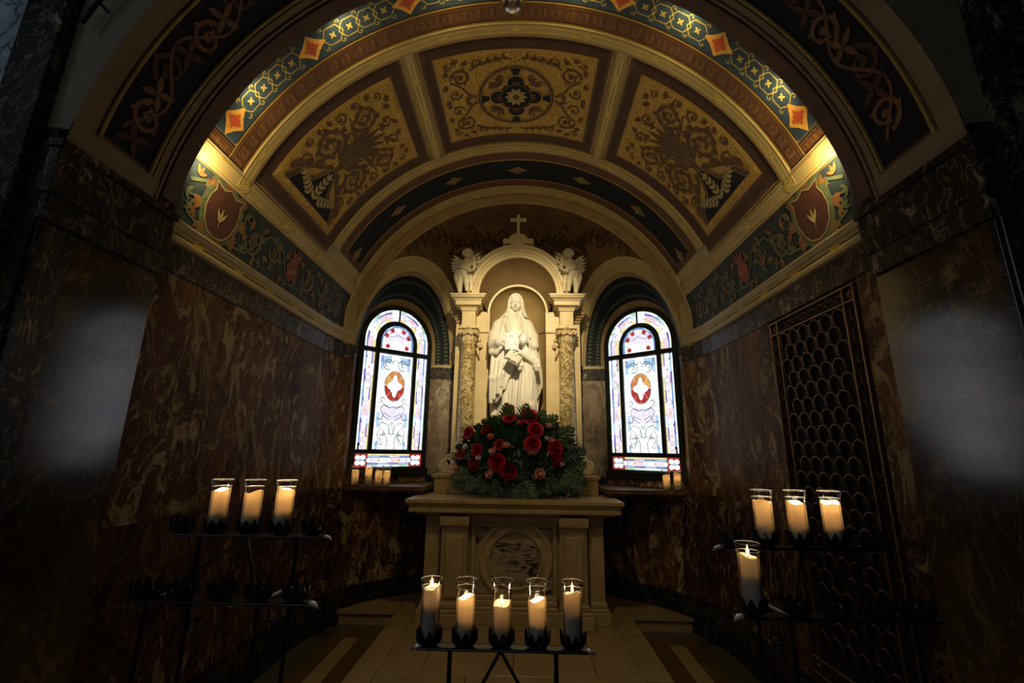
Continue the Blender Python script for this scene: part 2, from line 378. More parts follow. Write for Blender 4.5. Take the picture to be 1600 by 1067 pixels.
for s in (-1,1):
    for (y0,y1) in ((2.1,2.75),(2.75,3.53),(3.53,4.33)):
        a,b=sorted((s*.925,s*1.115)); MB().box(a+.002,b-.002,y0+.002,y1-.002,.0,ZP,.004).build('slab',M['floor'],pf)
    a,b=sorted((s*.925,s*1.115)); MB().box(a+.002,b-.002,4.332,5.4,.0,ZP,.004).build('slab',M['floor'],pf)
    # side step with a rounded nosing
    pts=[(s*1.118,4.76)]+[plan(s,ty(y),.0) for y in (4.76,4.85,4.95,5.05,5.15,5.25)]+[(s*1.118,5.36)]
    mb=MB(); mb.prism([(p[0],p[1]) for p in pts],lambda a,b,d:(a,b,d),0,ZP-.03); mb.build('step_riser',M['floor'],pf)
    pts=[(s*1.118,4.735)]+[plan(s,ty(y),.0) for y in (4.735,4.85,4.95,5.05,5.15,5.25)]+[(s*1.118,5.36)]
    mb=MB(); mb.prism([(p[0],p[1]) for p in pts],lambda a,b,d:(a,b,d),ZP-.03,ZP-.001); mb.build('step_tread',M['floor'],pf)
for (y0,y1,c) in ((2.1,2.75,(-.925,-.45,.25,.925)),(2.75,3.53,(-.925,-.3,.30,.925)),(3.53,4.27,(-.925,-.62,.02,.60,.925)),(4.27,5.4,(-.925,0,.925))):
    for a,b in zip(c[:-1],c[1:]): MB().box(a+.002,b-.002,y0+.002,y1-.002,0,ZP,.003).build('slab',M['floor'],pf)

# side walls ---------------------------------------------------------------------
def wallmesh(name,s):
    rows=[]
    ts=[i/6 for i in range(7)]+[1+.0575*i for i in range(1,7)]
    tend=ty(YV)
    ts=[t for t in ts if t<tend]+[tend]
    for t in ts:
        x,y=plan(s,t); rows.append([(x,y,-.05),(x,y,ZC)])
    mb=MB(); mb.grid(rows)
    rows=[[(p[0]+s*.12,p[1],p[2]) for p in r] for r in rows]; mb.grid(rows)
    return mb.build(name,M['dado'],kind='structure')
WL=wallmesh('wall_left',-1); WR=wallmesh('wall_right',1)
WALL={-1:WL,1:WR}
def slab(par,s,t0,t1,z0,z1,mat,off=.016,name='marble_slab',n=None,prof=None,g=.002,kind=None,label=None):
    """curved slab following the plan, with real joints; prof: list of (off,z) outline on the room side"""
    if n is None: n=max(1,int(abs(t1-t0)*10)) if max(t0,t1)>1 else 1
    dt=(t1-t0)
    ee=g/2.1
    t0+=ee; t1-=ee
    b=.002
    if prof is None: prof=[(0,z0+g),(off-b,z0+g),(off,z0+g+b),(off,z1-g-b),(off-b,z1-g),(0,z1-g)]
    rows=[]
    for i in range(n+1):
        t=t0+(t1-t0)*i/n
        rows.append([(*plan(s,t,o),z) for o,z in prof])
    mb=MB(); mb.grid(rows,cv=True); k=len(prof); m=len(mb.v)
    mb.f.append(tuple(range(k))); mb.f.append(tuple(range(m-k,m)))
    return mb.build(name,M[mat],par,kind=kind,label=label)
tW=ty(4.69); 
ZB=2.555
segs={-1:[2.135,2.75,3.18,3.72,4.19],1:[2.135,2.305]}
for y0,y1 in zip(segs[-1][:-1],segs[-1][1:]):
    slab(WL,-1,ty(y0),ty(y1),.30,1.25,'dado'); slab(WL,-1,ty(y0),ty(y1),1.25,ZB,'wall')
for s in (-1,1):
    slab(WALL[s],s,1.0,tW,.30,1.25,'dado',n=4); slab(WALL[s],s,1.0,tW,1.25,ZB,'wall',n=4)
for y0,y1 in ((2.135,2.305),(3.17,3.72),(3.72,4.19)):
    slab(WR,1,ty(y0),ty(y1),.30,1.25,'dado'); slab(WR,1,ty(y0),ty(y1),1.25,ZB,'wall')
slab(WR,1,ty(2.305),ty(3.17),.0,.35,'dado')
# back wall mesh (lower elliptical wall + conch), windows cut out ---------------------------------------
TA=math.asin((YV-YA)/BE)
def backmesh():
    mb=MB(); rows=[]
    N=96
    for i in range(N+1):
        # from right end to left end along ellipse angle
        a=TA+(PI-2*TA)*i/N
        rows.append([(AE*cos(a),YA+BE*sin(a),z) for z in [-.05,.6,1.2,1.8,2.3,ZC]])
    mb.grid(rows)
    rows=[]
    for k in range(31):
        u=sin(PI/2*k/30); rows.append([(RR*u*cos(PI*i/N),cy(RR*u*cos(PI*i/N),ZC+RR*u*sin(PI*i/N)),ZC+RR*u*sin(PI*i/N)) for i in range(N+1)])
    mb.grid(rows)
    me=bpy.data.meshes.new('wall_back'); me.from_pydata(mb.v,[],mb.f)
    bm=bmesh.new(); bm.from_mesh(me); bmesh.ops.remove_doubles(bm,verts=bm.verts,dist=.0005)
    # give thickness
    bmesh.ops.recalc_face_normals(bm,faces=bm.faces)
    bm.to_mesh(me); bm.free()
    me.materials.append(M['tanconch']); me.materials.append(M['dado'])
    me.polygons.foreach_set('use_smooth',[True]*len(me.polygons))
    o=bpy.data.objects.new('wall_back',me); COL.objects.link(o); o['kind']='structure'
    for p in me.polygons:
        if p.center.z<ZC: p.material_index=1
    return o
WB=backmesh()
# window niches: outline in (a,z), centre of opening chord, tangent T (towards the centre of the church), normal N outward
WC=(1.28,5.085); TT=(-.7655,.6434); NN=(.6434,.7655); HW=.614; ZS=2.655; AH=1.025
FC=(1.425,5.165); FH=.45; FZ=2.86
def arch_outline(hw,zs,ah,z0,n=28,nj=6):
    p=[(hw,z0+(zs-z0)*i/nj) for i in range(nj)]+[(hw*cos(PI*i/n),zs+ah*sin(PI*i/n)) for i in range(n+1)]+[(-hw,zs-(zs-z0)*(i+1)/nj) for i in range(nj)]
    return p   # a>0 is the altar side (towards +T)
def surf_pt(s,a,z,off=0):
    """cast along -N from outside onto wall/conch"""
    px=WC[0]+TT[0]*a; py=WC[1]+TT[1]*a
    lo,hi=-1.6,.6
    f=lambda k:(py+k*NN[1])-cy(px+k*NN[0],z)
    for _ in range(40):
        md=(lo+hi)/2
        if f(md)>0: hi=md
        else: lo=md
    k=(lo+hi)/2-off
    y=py+k*NN[1]; x=px+k*NN[0]
    if y<YV+.004:
        kk=(YV+.004-y)/NN[1]; y+=kk*NN[1]; x+=kk*NN[0]
    return (s*x,y,z)
def frame_pt(s,a,z,d=0):
    return (s*(FC[0]+TT[0]*a+NN[0]*d),FC[1]+TT[1]*a+NN[1]*d,z)
Z0N=1.27
JS=[0,.5,.8,2.47,2.62,2.645]
def outl(hw,z0,arc):
    js=[z0,z0+(2.47-z0)*.4,z0+(2.47-z0)*.75,2.47,2.62,2.645]
    return [(hw,z) for z in js]+arc+[(-hw,z) for z in reversed(js)]
OUT=outl(HW,Z0N,[(HW*cos(PI*i/28),ZS+AH*sin(PI*i/28)) for i in range(29)])
_arc=[(FH,2.655+(FZ-2.655)*i/3) for i in range(3)]+[(FH*cos(PI*i/22),FZ+FH*sin(PI*i/22)) for i in range(23)]; _arc+=[(-a,z) for a,z in reversed(_arc[:3])]
WIN=outl(FH,1.36,_arc)
def cutter(s):
    mb=MB(); poly=OUT
    mb.prism(poly,lambda a,z,d:(s*(WC[0]+TT[0]*a+NN[0]*d),WC[1]+TT[1]*a+NN[1]*d,z),-.45,.7)
    o=mb.build('cutter',M['joint']); return o
for s in (-1,1):
    c=cutter(s); md=WB.modifiers.new('b','BOOLEAN'); md.object=c; md.operation='DIFFERENCE'; md.solver='EXACT'
    try: md.use_hole_tolerant=True
    except Exception: pass
    dg=bpy.context.evaluated_depsgraph_get(); me=bpy.data.meshes.new_from_object(WB.evaluated_get(dg)); WB.modifiers.clear()
    # keep only faces that lie on the original wall surface
    bm=bmesh.new(); bm.from_mesh(me); dead=[]
    for f in bm.faces:
        p=f.calc_center_median()
        if abs(cy(p.x,p.z)-p.y)>.03: dead.append(f)
    bmesh.ops.delete(bm,geom=dead,context='FACES'); bm.to_mesh(me); bm.free()
    WB.data=me; bpy.data.objects.remove(c)
def mirror(s,rows): return rows
for s in (-1,1):
    # splayed reveal from the wall opening to the window frame
    n=len(OUT); levels=[0,.10,.16,.80,1.0]
    def lerp(i,k): 
        a=Vector(surf_pt(s,*OUT[i])); b=Vector(frame_pt(s,*WIN[i])); return tuple(a+(b-a)*k)
    nj=6
    for (k0,k1,mat,nm) in ((0,.13,'beigedark','arch_edge'),(.13,.80,'darknavy','arch_soffit'),(.80,1,'beigedark','arch_edge')):
        ks=[k0+(k1-k0)*j/4 for j in range(5)]
        MB().grid([[lerp(i,k) for k in ks] for i in range(nj-1,n-nj+1)]).build(nm,M[mat],WB,smooth='all')
    for rng,nm in ((range(0,nj),'jamb_slab'),(range(n-nj,n),'jamb_slab')):
        q=list(rng); q=q if q[0]==0 else [i for i in reversed(q)]
        MB().grid([[lerp(i,k) for k in (0,.5,1)] for i in q[:4]]).build(nm,M['greymarble'] if rng[0]==0 else M['wall'],WB)
        MB().grid([[lerp(i,k) for k in (0,.5,1)] for i in q[3:5]]).build('jamb_head',M['black'],WB)
        nx_=nj if rng[0]==0 else n-nj-1
        MB().grid([[lerp(i,k) for k in (0,.5,1)] for i in (q[4],q[5],nx_)]).build('jamb_moulding',M['beige'],WB)
    # black block at the head of the altar side jamb
    q=[lerp(nj-1,k) for k in (.02,.98)]
    # bottom of niche
    MB().grid([[surf_pt(s,HW-2*HW*i/10,Z0N) for i in range(11)],[frame_pt(s,FH-2*FH*i/10,Z0N,.0) for i in range(11)]]).build('niche_floor',M['wall'],WB)
    # marble strip below the frame
    mb=MB(); mb.grid([[frame_pt(s,-.47+.94*i/4,z) for i in range(5)] for z in (Z0N,1.385)]); mb.build('marble_strip',M['wall'],WB)
    # painted leaf trail on the soffit
    mb=MB()
    for row_k in (.30,.66):
        for i in range(nj,n-nj,1):
            for h in (0,.5):
                a=Vector(lerp(i,row_k)); b=Vector(lerp(min(i+1,n-1),row_k)); p=a+(b-a)*h; t=(b-a); 
                if t.length<1e-5: continue
                t.normalize(); c=(Vector(lerp(i,row_k+.05))-Vector(lerp(i,row_k-.05))).normalized()
                nrm=t.cross(c).normalized(); cen=Vector((s*.9,4.6,2.9)); 
                if nrm.dot(cen-p)<0: nrm=-nrm
                for sd in (-1,1):
                    base=p+nrm*.003; tip=base+t*.026+c*sd*.020; m1=base+t*.018+c*sd*.003; m2=base+t*.006+c*sd*.016
                    mb.add([base,m1,tip,m2],[(0,1,2,3)])
    mb.build('painted_leaf_trail',M['frescogreen'],WB,kind='stuff',fix=False)
    # raised gold-beige band around the opening
    def band(hw1,ah1,off): return [surf_pt(s,a*(hw1/HW) if True else a,(ZS+(z-ZS)*(ah1/AH)) if z>ZS else z,off) for a,z in OUT[nj:n-nj]]
    prof=[(HW,AH,0),(HW,AH,.014),(HW+.035,AH+.035,.020),(HW+.04,AH+.04,.012),(HW+.12,AH+.12,.012),(HW+.125,AH+.125,.018),(HW+.15,AH+.15,.018),(HW+.155,AH+.155,-.01)]
    cols=[band(*p) for p in prof]
    MB().grid(cols).build('arch_band',M['beige'],WB,smooth=True)
    for dd in (.055,.105):
        pts=band(HW+dd,AH+dd,.0145); MB().tube(pts,.0025,4).build('gilt_line',M['goldline'],WB)
# end step of the barrel vault (ring face between vault and conch)
def ringface(y,r0,r1,a0,a1,n=60):
    rows=[]
    for i in range(n+1):
        a=rad(a0+(a1-a0)*i/n); rows.append([(r*cos(a),y,ZC+r*sin(a)) for r in (r0,r1)])
    return rows
rc=RR
MB().grid([[ (min(rc,1.772)*cos(rad(a)),YV,ZC+rc*sin(rad(a))),(ellx(YV)*cos(rad(a)) if 0 else (R*cos(rad(a)) if abs(R*cos(rad(a)))<ellx(YV)+.09 else math.copysign(ellx(YV)+.09,cos(rad(a)))),YV,ZC+R*sin(rad(a)))] for a in np.linspace(0,180,73)]).build('arch_face',M['beigedark'],WB,smooth=True)
# slabs of the apse wall
for s in (-1,1):
    slab(WB,s,tW,1.30,.30,1.21,'dado',n=3); slab(WB,s,1.30,1.52,.30,1.21,'wall',n=4); slab(WB,s,1.52,1.72,.30,1.21,'dado',n=3); slab(WB,s,1.72,1.90,.30,1.21,'dado',n=3)
    t1=1+math.acos(.81/AE)/(PI/2)
    slab(WB,s,t1,t1+.055,1.26,2.47,'greymarble',n=2); slab(WB,s,t1+.055,t1+.17,1.26,2.47,'redmarble',n=3)
    slab(WB,s,t1,t1+.17,2.47,2.655,'black',.02,n=3)
    slab(WB,s,1.0,tW,2.555,2.716,'black',.018,name='frieze_slab',n=3)
# black marble frieze slabs, cornice, baseboards
for s in (-1,1):
    for y0,y1 in ((2.135,2.9),(2.9,3.6),(3.6,4.19)):
        slab(WALL[s],s,ty(y0),ty(y1),2.555,2.716,'black',.018,name='frieze_slab')
    prof=[(0,2.716),(.018,2.716),(.040,2.722),(.044,2.735),(.034,2.742),(.030,2.800),(.040,2.806),(.046,2.822),(.052,2.832),(.052,2.845),(0,2.845)]
    tc=slab(None,s,0,ty(4.645),0,0,'beige',prof=prof,n=14,name='trim_1' if s<0 else 'trim_2',g=0); tc['kind']='structure'
    for (o,z) in ((.0355,2.746),(.0325,2.796)):
        pts=[(*plan(s,ty(4.63)*i/30,o),z) for i in range(31)]; MB().tube(pts,.0022,4).build('gilt_line',M['goldline'],tc)
    prof=[(0,0),(.035,0),(.035,.28),(.022,.298),(0,.30)]
    bb=slab(None,s,0,1.0,0,0,'blackbase',prof=prof,n=3,name='baseboard_left' if s<0 else 'baseboard_right',g=0); bb['kind']='structure'
    slab(bb,s,1.0,1.9,0,0,'blackbase',prof=prof,n=10,name='curved_base',g=0)
    # conduit of beige edging at end of the chapel wall next to window band (vertical strip)
    mb=MB(); rows=[]
    for k in range(15):
        z=2.70+(3.42-2.70)*k/14; rows.append([side(s,4.50,z,.012),side(s,4.505,z,.022),side(s,4.60,z,.022),side(s,4.648,z,.022)])
    mb.grid(rows).build('upright_band',M['beige'],WALL[s])
# ledges under the windows
for s in (-1,1):
    pts=[(s*.92,4.74)]+[(s*x,YA+BE*sqrt(1-(x/AE)**2)+.05) for x in np.linspace(.92,1.70,9)]+[(s*1.735,4.74)]
    mb=MB(); mb.prism(pts,lambda a,b,d:(a,b,d),1.222,1.262)
    pts2=[(s*.94,4.765)]+pts[1:-1]+[(s*1.72,4.765)]; mb.prism(pts2,lambda a,b,d:(a,b,d),1.20,1.222)
    mb.build('window_ledge',M['ledge'])
    o=COL.objects[-1] if False else None
LED=[o for o in COL.objects if o.name.startswith('window_ledge')]
for o,sd in zip(LED,('left','right')): tagp(o,'brown marble ledge under the stained glass window on the %s of the altar'%sd,'ledge','ledges under the windows')
# lower niche filling wall between ledge and ellipse handled by slabs

# ceiling ------------------------------------------------------------------------
def vrows(a0,a1,y0,y1,off,na,ny): return [[vault(a0+(a1-a0)*i/na,y0+(y1-y0)*j/ny,off) for j in range(ny+1)] for i in range(na+1)]
CE=MB().grid(vrows(0,180,Y0,YV,-.012,96,14)).build('ceiling',M['beige'],kind='structure',smooth='all')
def vpatch(name,a0,a1,y0,y1,off,mat,par=None,na=None,bev=0,ny=None):
    na=na or max(2,int(abs(a1-a0)/2)); ny=ny or max(1,int((y1-y0)/.12))
    mb=MB()
    rows=vrows(a0,a1,y0,y1,off,na,ny); mb.grid(rows)
    # edges down to the ceiling
    e0=-.013
    mb.grid([[vault(a0,y0+(y1-y0)*j/ny,o) for j in range(ny+1)] for o in (off,e0)]); mb.grid([[vault(a1,y0+(y1-y0)*j/ny,o) for j in range(ny+1)] for o in (off,e0)])
    mb.grid([[vault(a0+(a1-a0)*i/na,y0,o) for i in range(na+1)] for o in (off,e0)]); mb.grid([[vault(a0+(a1-a0)*i/na,y1,o) for i in range(na+1)] for o in (off,e0)])
    return mb.build(name,M[mat],par or CE,smooth=True)
vpatch('painted_mosaic_band',24.5,155.5,Y0,2.35,.0,'navy')
vpatch('key_border',20,160,2.365,2.49,.0,'redbrown'); 
for s in (0,1):
    a0,a1=(20.0,23.8) if not s else (156.2,160.0)
    vpatch('key_border',a0,a1,Y0,2.363,.0,'redbrown',na=4)
# ribs: raised transverse and long ribs
vpatch('rib',18.5,161.5,2.505,2.60,.016,'beige'); vpatch('rib',25,155,3.775,3.885,.014,'beige'); vpatch('rib',22,158,4.50,4.648,.016,'beige')
for a0,a1 in ((64.6,67.0),(113.0,115.4)): vpatch('rib',a0,a1,2.60,3.775,.014,'beige',na=3)
for a0,a1 in ((17.6,21.4),(158.6,162.4)): vpatch('rib',a0,a1,Y0,4.56,.014,'beige',na=4,ny=24)
# frames and mosaic panels
PAN=[(68.3,111.7,71.6,108.4),(22.6,63.4,26.6,59.8),(116.6,157.4,120.2,153.4)]
PO=[]
for a0,a1,b0,b1 in PAN:
    vpatch('panel_border',a0,a1,2.625,3.745,.0,'brown')
    vpatch('panel_edge',b0-.7,b1+.7,2.722,3.628,.004,'ocherline')
    PO.append(vpatch('mosaic_panel',b0,b1,2.742,3.608,.007,'mosaic'))
vpatch('belt_border',25.5,154.5,3.91,4.475,.0,'brown'); vpatch('belt_ground',27.5,152.5,4.03,4.36,.005,'darknavy')
vpatch('belt_line',27.4,152.6,4.02,4.03,.006,'ocherline'); vpatch('belt_line',27.4,152.6,4.36,4.37,.006,'ocherline')
# painted frieze above the cornice
for s in (-1,1):
    rows=[]
    for i in range(31):
        y=Y0+(4.49-Y0)*i/30; rows.append([side(s,y,2.85+(3.215-2.85)*j/5,.003) for j in range(6)])
    MB().grid(rows).build('frieze_ground',M['teal'],WALL[s],smooth='all')

# ---- ornament ribbons ---------------------------------------------------------
class Orn:
    def __init__(s,mapf): s.m=mapf; s.mb=MB()
    def ribbon(s,pts,w,step=.03,off=0):
        P=[]; 
        for (a,b),(c,d) in zip(pts[:-1],pts[1:]):
            L=math.hypot(c-a,d-b); k=max(1,int(L/step))
            for i in range(k): P.append((a+(c-a)*i/k,b+(d-b)*i/k))
        P.append(pts[-1]); n=len(P); rows=[]
        for i,(a,b) in enumerate(P):
            q=P[min(i+1,n-1)]; r=P[max(i-1,0)]; tx,tz=q[0]-r[0],q[1]-r[1]; L=math.hypot(tx,tz) or 1
            ww=(w(i/(n-1)) if callable(w) else w)/2
            rows.append([s.m(a-tz/L*ww,b+tx/L*ww,off),s.m(a+tz/L*ww,b-tx/L*ww,off)])
        s.mb.grid(rows)
    def leaf(s,a,b,ang,L,w,off=0,n=5):
        """pointed leaf from (a,b)"""
        top=[];bot=[]
        for i in range(n+1):
            t=i/n; ww=w*sin(PI*min(t*1.0,1))**.8*.5*(1.25-t*.5); cx=a+cos(ang)*L*t; cy=b+sin(ang)*L*t
            top.append(s.m(cx-sin(ang)*ww,cy+cos(ang)*ww,off)); bot.append(s.m(cx+sin(ang)*ww,cy-cos(ang)*ww,off))
        s.mb.grid([top,bot])
    def poly(s,pts,off=0,c=None):
        """star-shaped filled polygon"""
        c=c or (sum(p[0] for p in pts)/len(pts),sum(p[1] for p in pts)/len(pts))
        vs=[s.m(c[0],c[1],off)]; n=len(pts); m=[s.m((p[0]+c[0])/2,(p[1]+c[1])/2,off) for p in pts]; o=[s.m(p[0],p[1],off) for p in pts]
        fs=[(0,1+i,1+(i+1)%n) for i in range(n)]+[(1+i,1+n+i,1+n+(i+1)%n,1+(i+1)%n) for i in range(n)]
        s.mb.add(vs+m+o,fs)
    def spiral(s,cx,cy,r,turns,a0,dr,w,leaves=0,lw=None,off=0,shrink=.12):
        pts=[]; N=int(14*turns)+6
        for i in range(N+1):
            t=i/N; a=a0+dr*2*PI*turns*t; rr=r*(1-t*(1-shrink)); pts.append((cx+rr*cos(a),cy+rr*sin(a)))
        s.ribbon(pts,(lambda t:w*(1.1-.6*t)),off=off)
        for i in range(leaves):
            t=(i+.5)/leaves*.85; k=int(t*N); a=a0+dr*2*PI*turns*t
            s.leaf(*pts[k],a+dr*PI/2+dr*-.9*(1 if i%2 else -.6),r*.48*(1-t*.4),r*.20,off=off)
            s.leaf(*pts[k],a+dr*PI/2-dr*.3,r*.36*(1-t*.4),r*.14,off=off)
        if shrink>.05:
            for k in range(6): s.leaf(cx,cy,k*PI/3+a0,r*.26,r*.16,off=off)
        return pts
    def build(s,name,mat,par,kind='stuff',label=None): return s.mb.build(name,M[mat],par,kind=kind,label=label,fix=False)
def vm(a_ref,y_ref=0,base=.011):
    """2d map on the vault: u along the arc in metres (towards +angle), v along y"""
    return lambda u,v,off: vault(a_ref+u/R*180/PI,y_ref+v,base+off)
def key_line(orn,L0,L1,v0,v1,w,vert=False,flip=False,closed=None):
    """greek key meander between L0..L1 in u, v0..v1 band"""
    H=v1-v0; n=max(1,round((L1-L0)/(H*1.1))); p=(L1-L0)/n
    for i in range(n):
        u=L0+i*p
        q=[(0,0),(0,1),(.82,1),(.82,.28),(.36,.28),(.36,.64),(.58,.64)]
        pts=[(u+a*p,v0+(1-b if flip else b)*H) for a,b in q]
        if vert: pts=[(b,a) for a,b in pts]
        orn.ribbon(pts,w,step=.06)
        pts=[(u+.0*p,v0+(1 if flip else 0)*H),(u+1.0*p,v0+(1 if flip else 0)*H)]
        if vert: pts=[(b,a) for a,b in pts]
        orn.ribbon(pts,w,step=.06)
D2=180/PI/R
o=Orn(vm(90,base=.004)); u1=66/D2
key_line(o,-70/D2,70/D2,2.385,2.47,.012); 
for s in (-1,1): 
    key_line(o,Y0+.02,2.36,min(s*68.6/D2,s*66.8/D2),max(s*68.6/D2,s*66.8/D2),.010,vert=True)
o.build('key_pattern','redkey',CE)
for (a0,a1,b0,b1) in PAN:
    o=Orn(vm((a0+a1)/2,base=.004)); ha=(a1-a0)/2/D2; hb=(b1-b0)/2/D2; m=.02
    key_line(o,-ha+m,ha-m,2.64,2.705,.009); key_line(o,-ha+m,ha-m,3.66,3.73,.009,flip=True)
    key_line(o,2.72,3.65,-ha+m,-hb-.045,.009,vert=True); key_line(o,2.72,3.65,hb+.045,ha-m,.009,vert=True,flip=True)
    o.build('key_pattern','brownkey',CE)
# thin lines bordering bands
def vline(a0,a1,y,w,mat,base): 
    o=Orn(vm(90,base=base)); o.ribbon([((a-90)/D2,y) for a in np.linspace(a0,a1,60)],w); return o
o=Orn(vm(90,base=.017))
for y in (2.512,2.592): o.ribbon([((a-90)/D2,y) for a in np.linspace(19,161,70)],.0035)
for y in (3.785,3.877): o.ribbon([((a-90)/D2,y) for a in np.linspace(25.5,154.5,70)],.003)
for y in (4.512,4.636): o.ribbon([((a-90)/D2,y) for a in np.linspace(23,157,70)],.003)
for a in (64.9,66.7,113.3,115.1): o.ribbon([((a-90)/D2,2.61),((a-90)/D2,3.77)],.003,step=.1)
for a in (18.1,20.9,159.1,161.9): o.ribbon([((a-90)/D2,Y0),((a-90)/D2,4.5)],.003,step=.06)
o.build('red_brown_line','redbrown',CE)
o=Orn(vm(90,base=.006)); 
for y in (2.358,2.497,2.612): o.ribbon([((a-90)/D2,y) for a in np.linspace(20,160,70)],.010)
for y in (3.76,3.898,4.487): o.ribbon([((a-90)/D2,y) for a in np.linspace(25,155,70)],.008)
for (a0,a1,b0,b1) in PAN:
    for a in (a0-.5,a1+.5): o.ribbon([((a-90)/D2,2.61),((a-90)/D2,3.76)],.008,step=.1)
o.build('ochre_line','ocherline',CE)
# knots of thin gilt line on the ribs
def knot(o,u,v,du,dv,r):
    """interlaced square knot at (u,v); (du,dv) unit vector along the rib"""
    nx,ny=-dv,du
    def T(a,b): return (u+du*a*r+nx*b*r,v+dv*a*r+ny*b*r)
    for c in (-.45,.45):
        o.ribbon([T(-1+abs(c)*.0,c-1+1+.0),T(0,c+.95),T(1,c),T(0,c-.95),T(-1,c)],.0075,step=.05)
    o.ribbon([T(-1.5,0),T(1.5,0)],.006,step=.05)
def interlace(o,p0,p1,hw,n,r):
    """two thin lines running along the rib that swap sides at knots"""
    L=math.hypot(p1[0]-p0[0],p1[1]-p0[1]); du,dv=(p1[0]-p0[0])/L,(p1[1]-p0[1])/L; nx,ny=-dv,du
    def T(a,b): return (p0[0]+du*a+nx*b,p0[1]+dv*a+ny*b)
    seg=L/n
    for i in range(n):
        c=(i+.5)*seg; knot(o,*T(c,0),du,dv,r)
        for sg in (-1,1):
            o.ribbon([T(c+r,sg*r*.45),T(c+r*1.8,sg*hw),T(min(c+seg-r*1.8,L),sg*hw),T(min(c+seg-r,L),sg*r*.45)] ,.0065,step=.05)
            if i==0: o.ribbon([T(0,sg*hw),T(c-r*1.8,sg*hw),T(c-r,sg*r*.45)],.0065,step=.05)
o=Orn(vm(90,base=.018))
interlace(o,(-71/D2,2.552),(71/D2,2.552),.018,9,.022)
interlace(o,(-64/D2,3.831),(64/D2,3.831),.022,9,.022)
interlace(o,(-66/D2,4.575),(66/D2,4.575),.03,9,.024)
for a in (65.8,114.2): interlace(o,((a-90)/D2,2.66),((a-90)/D2,3.72),.018,3,.022)
for a in (19.5,160.5): interlace(o,((a-90)/D2,2.3),((a-90)/D2,4.45),.03,4,.028)
o.build('gilt_interlace','goldline',CE)
for s in (-1,1):
    o=Orn(lambda u,v,off,s=s:(*plan(s,ty(u),.0335+off),v)); 
    interlace(o,(2.2,2.771),(4.5,2.771),.0,6,.022); o.build('gilt_interlace','goldline',WALL[s])
# mosaic band: dotted hexagon chain and lozenges
ob=Orn(vm(90,base=.002)); yc=2.25; hb=.072
LOZ=[-62.5,-42.2,-21.3,0,21.3,42.2,62.5]
for i in range(len(LOZ)-1):
    c0=LOZ[i]/D2+.10; c1=LOZ[i+1]/D2-.10; n=4; st=(c1-c0)/n
    for k in range(n):
        u=c0+st*(k+.5)
        hexp=[(u+st*.62*cos(PI/3*j),yc+hb*.86*sin(PI/3*j)) for j in range(7)]
        for a,b in zip(hexp[:-1],hexp[1:]):
            for j in range(5):
                t=(j+.1)/5; t2=(j+.8)/5; ob.ribbon([(a[0]+(b[0]-a[0])*t,a[1]+(b[1]-a[1])*t),(a[0]+(b[0]-a[0])*t2,a[1]+(b[1]-a[1])*t2)],.009)
        for j in range(4): ob.leaf(u,yc,PI/4+j*PI/2,.026,.014)
    for k in range(n+1):
        u=c0+st*k
        for sg in (-1,1): ob.spiral(u,yc+sg*hb*.82,.018,.8,0,sg,.006)
ob.build('mosaic_chain_pattern','yellowdot',CE)
og=Orn(vm(90,base=.003)); orr=Orn(vm(90,base=.006)); 
def loz(o,u,v,a,b,off=0): o.poly([(u+a,v),(u+a*.45,v+b*.45),(u,v+b),(u-a*.45,v+b*.45),(u-a,v),(u-a*.45,v-b*.45),(u,v-b),(u+a*.45,v-b*.45)],off)
for a in LOZ:
    u=a/D2; loz(og,u,yc,.105,.085)
    for j in range(4):
        orr.leaf(u,yc,j*PI/2,.055,.026); orr.leaf(u,yc,PI/4+j*PI/2,.040,.020)
og.build('mosaic_lozenge','orangegold',CE); orr.build('mosaic_flower','redpaint',CE)
og=Orn(vm(90,base=.010)); orr=Orn(vm(90,base=.012)); oy=Orn(vm(90,base=.014))
for a in (-61.5,-41.9,-21.2,0,21.2,41.9,61.5):
    u=a/D2; loz(og,u,4.195,.105,.062); loz(orr,u,4.195,.082,.046)
    for j in range(4): oy.leaf(u,4.195,j*PI/2,.055 if j%2==0 else .034,.018)
og.build('belt_lozenge','ocherline',CE); orr.build('belt_lozenge_field','maroon',CE); oy.build('belt_flower','leafcream',CE)
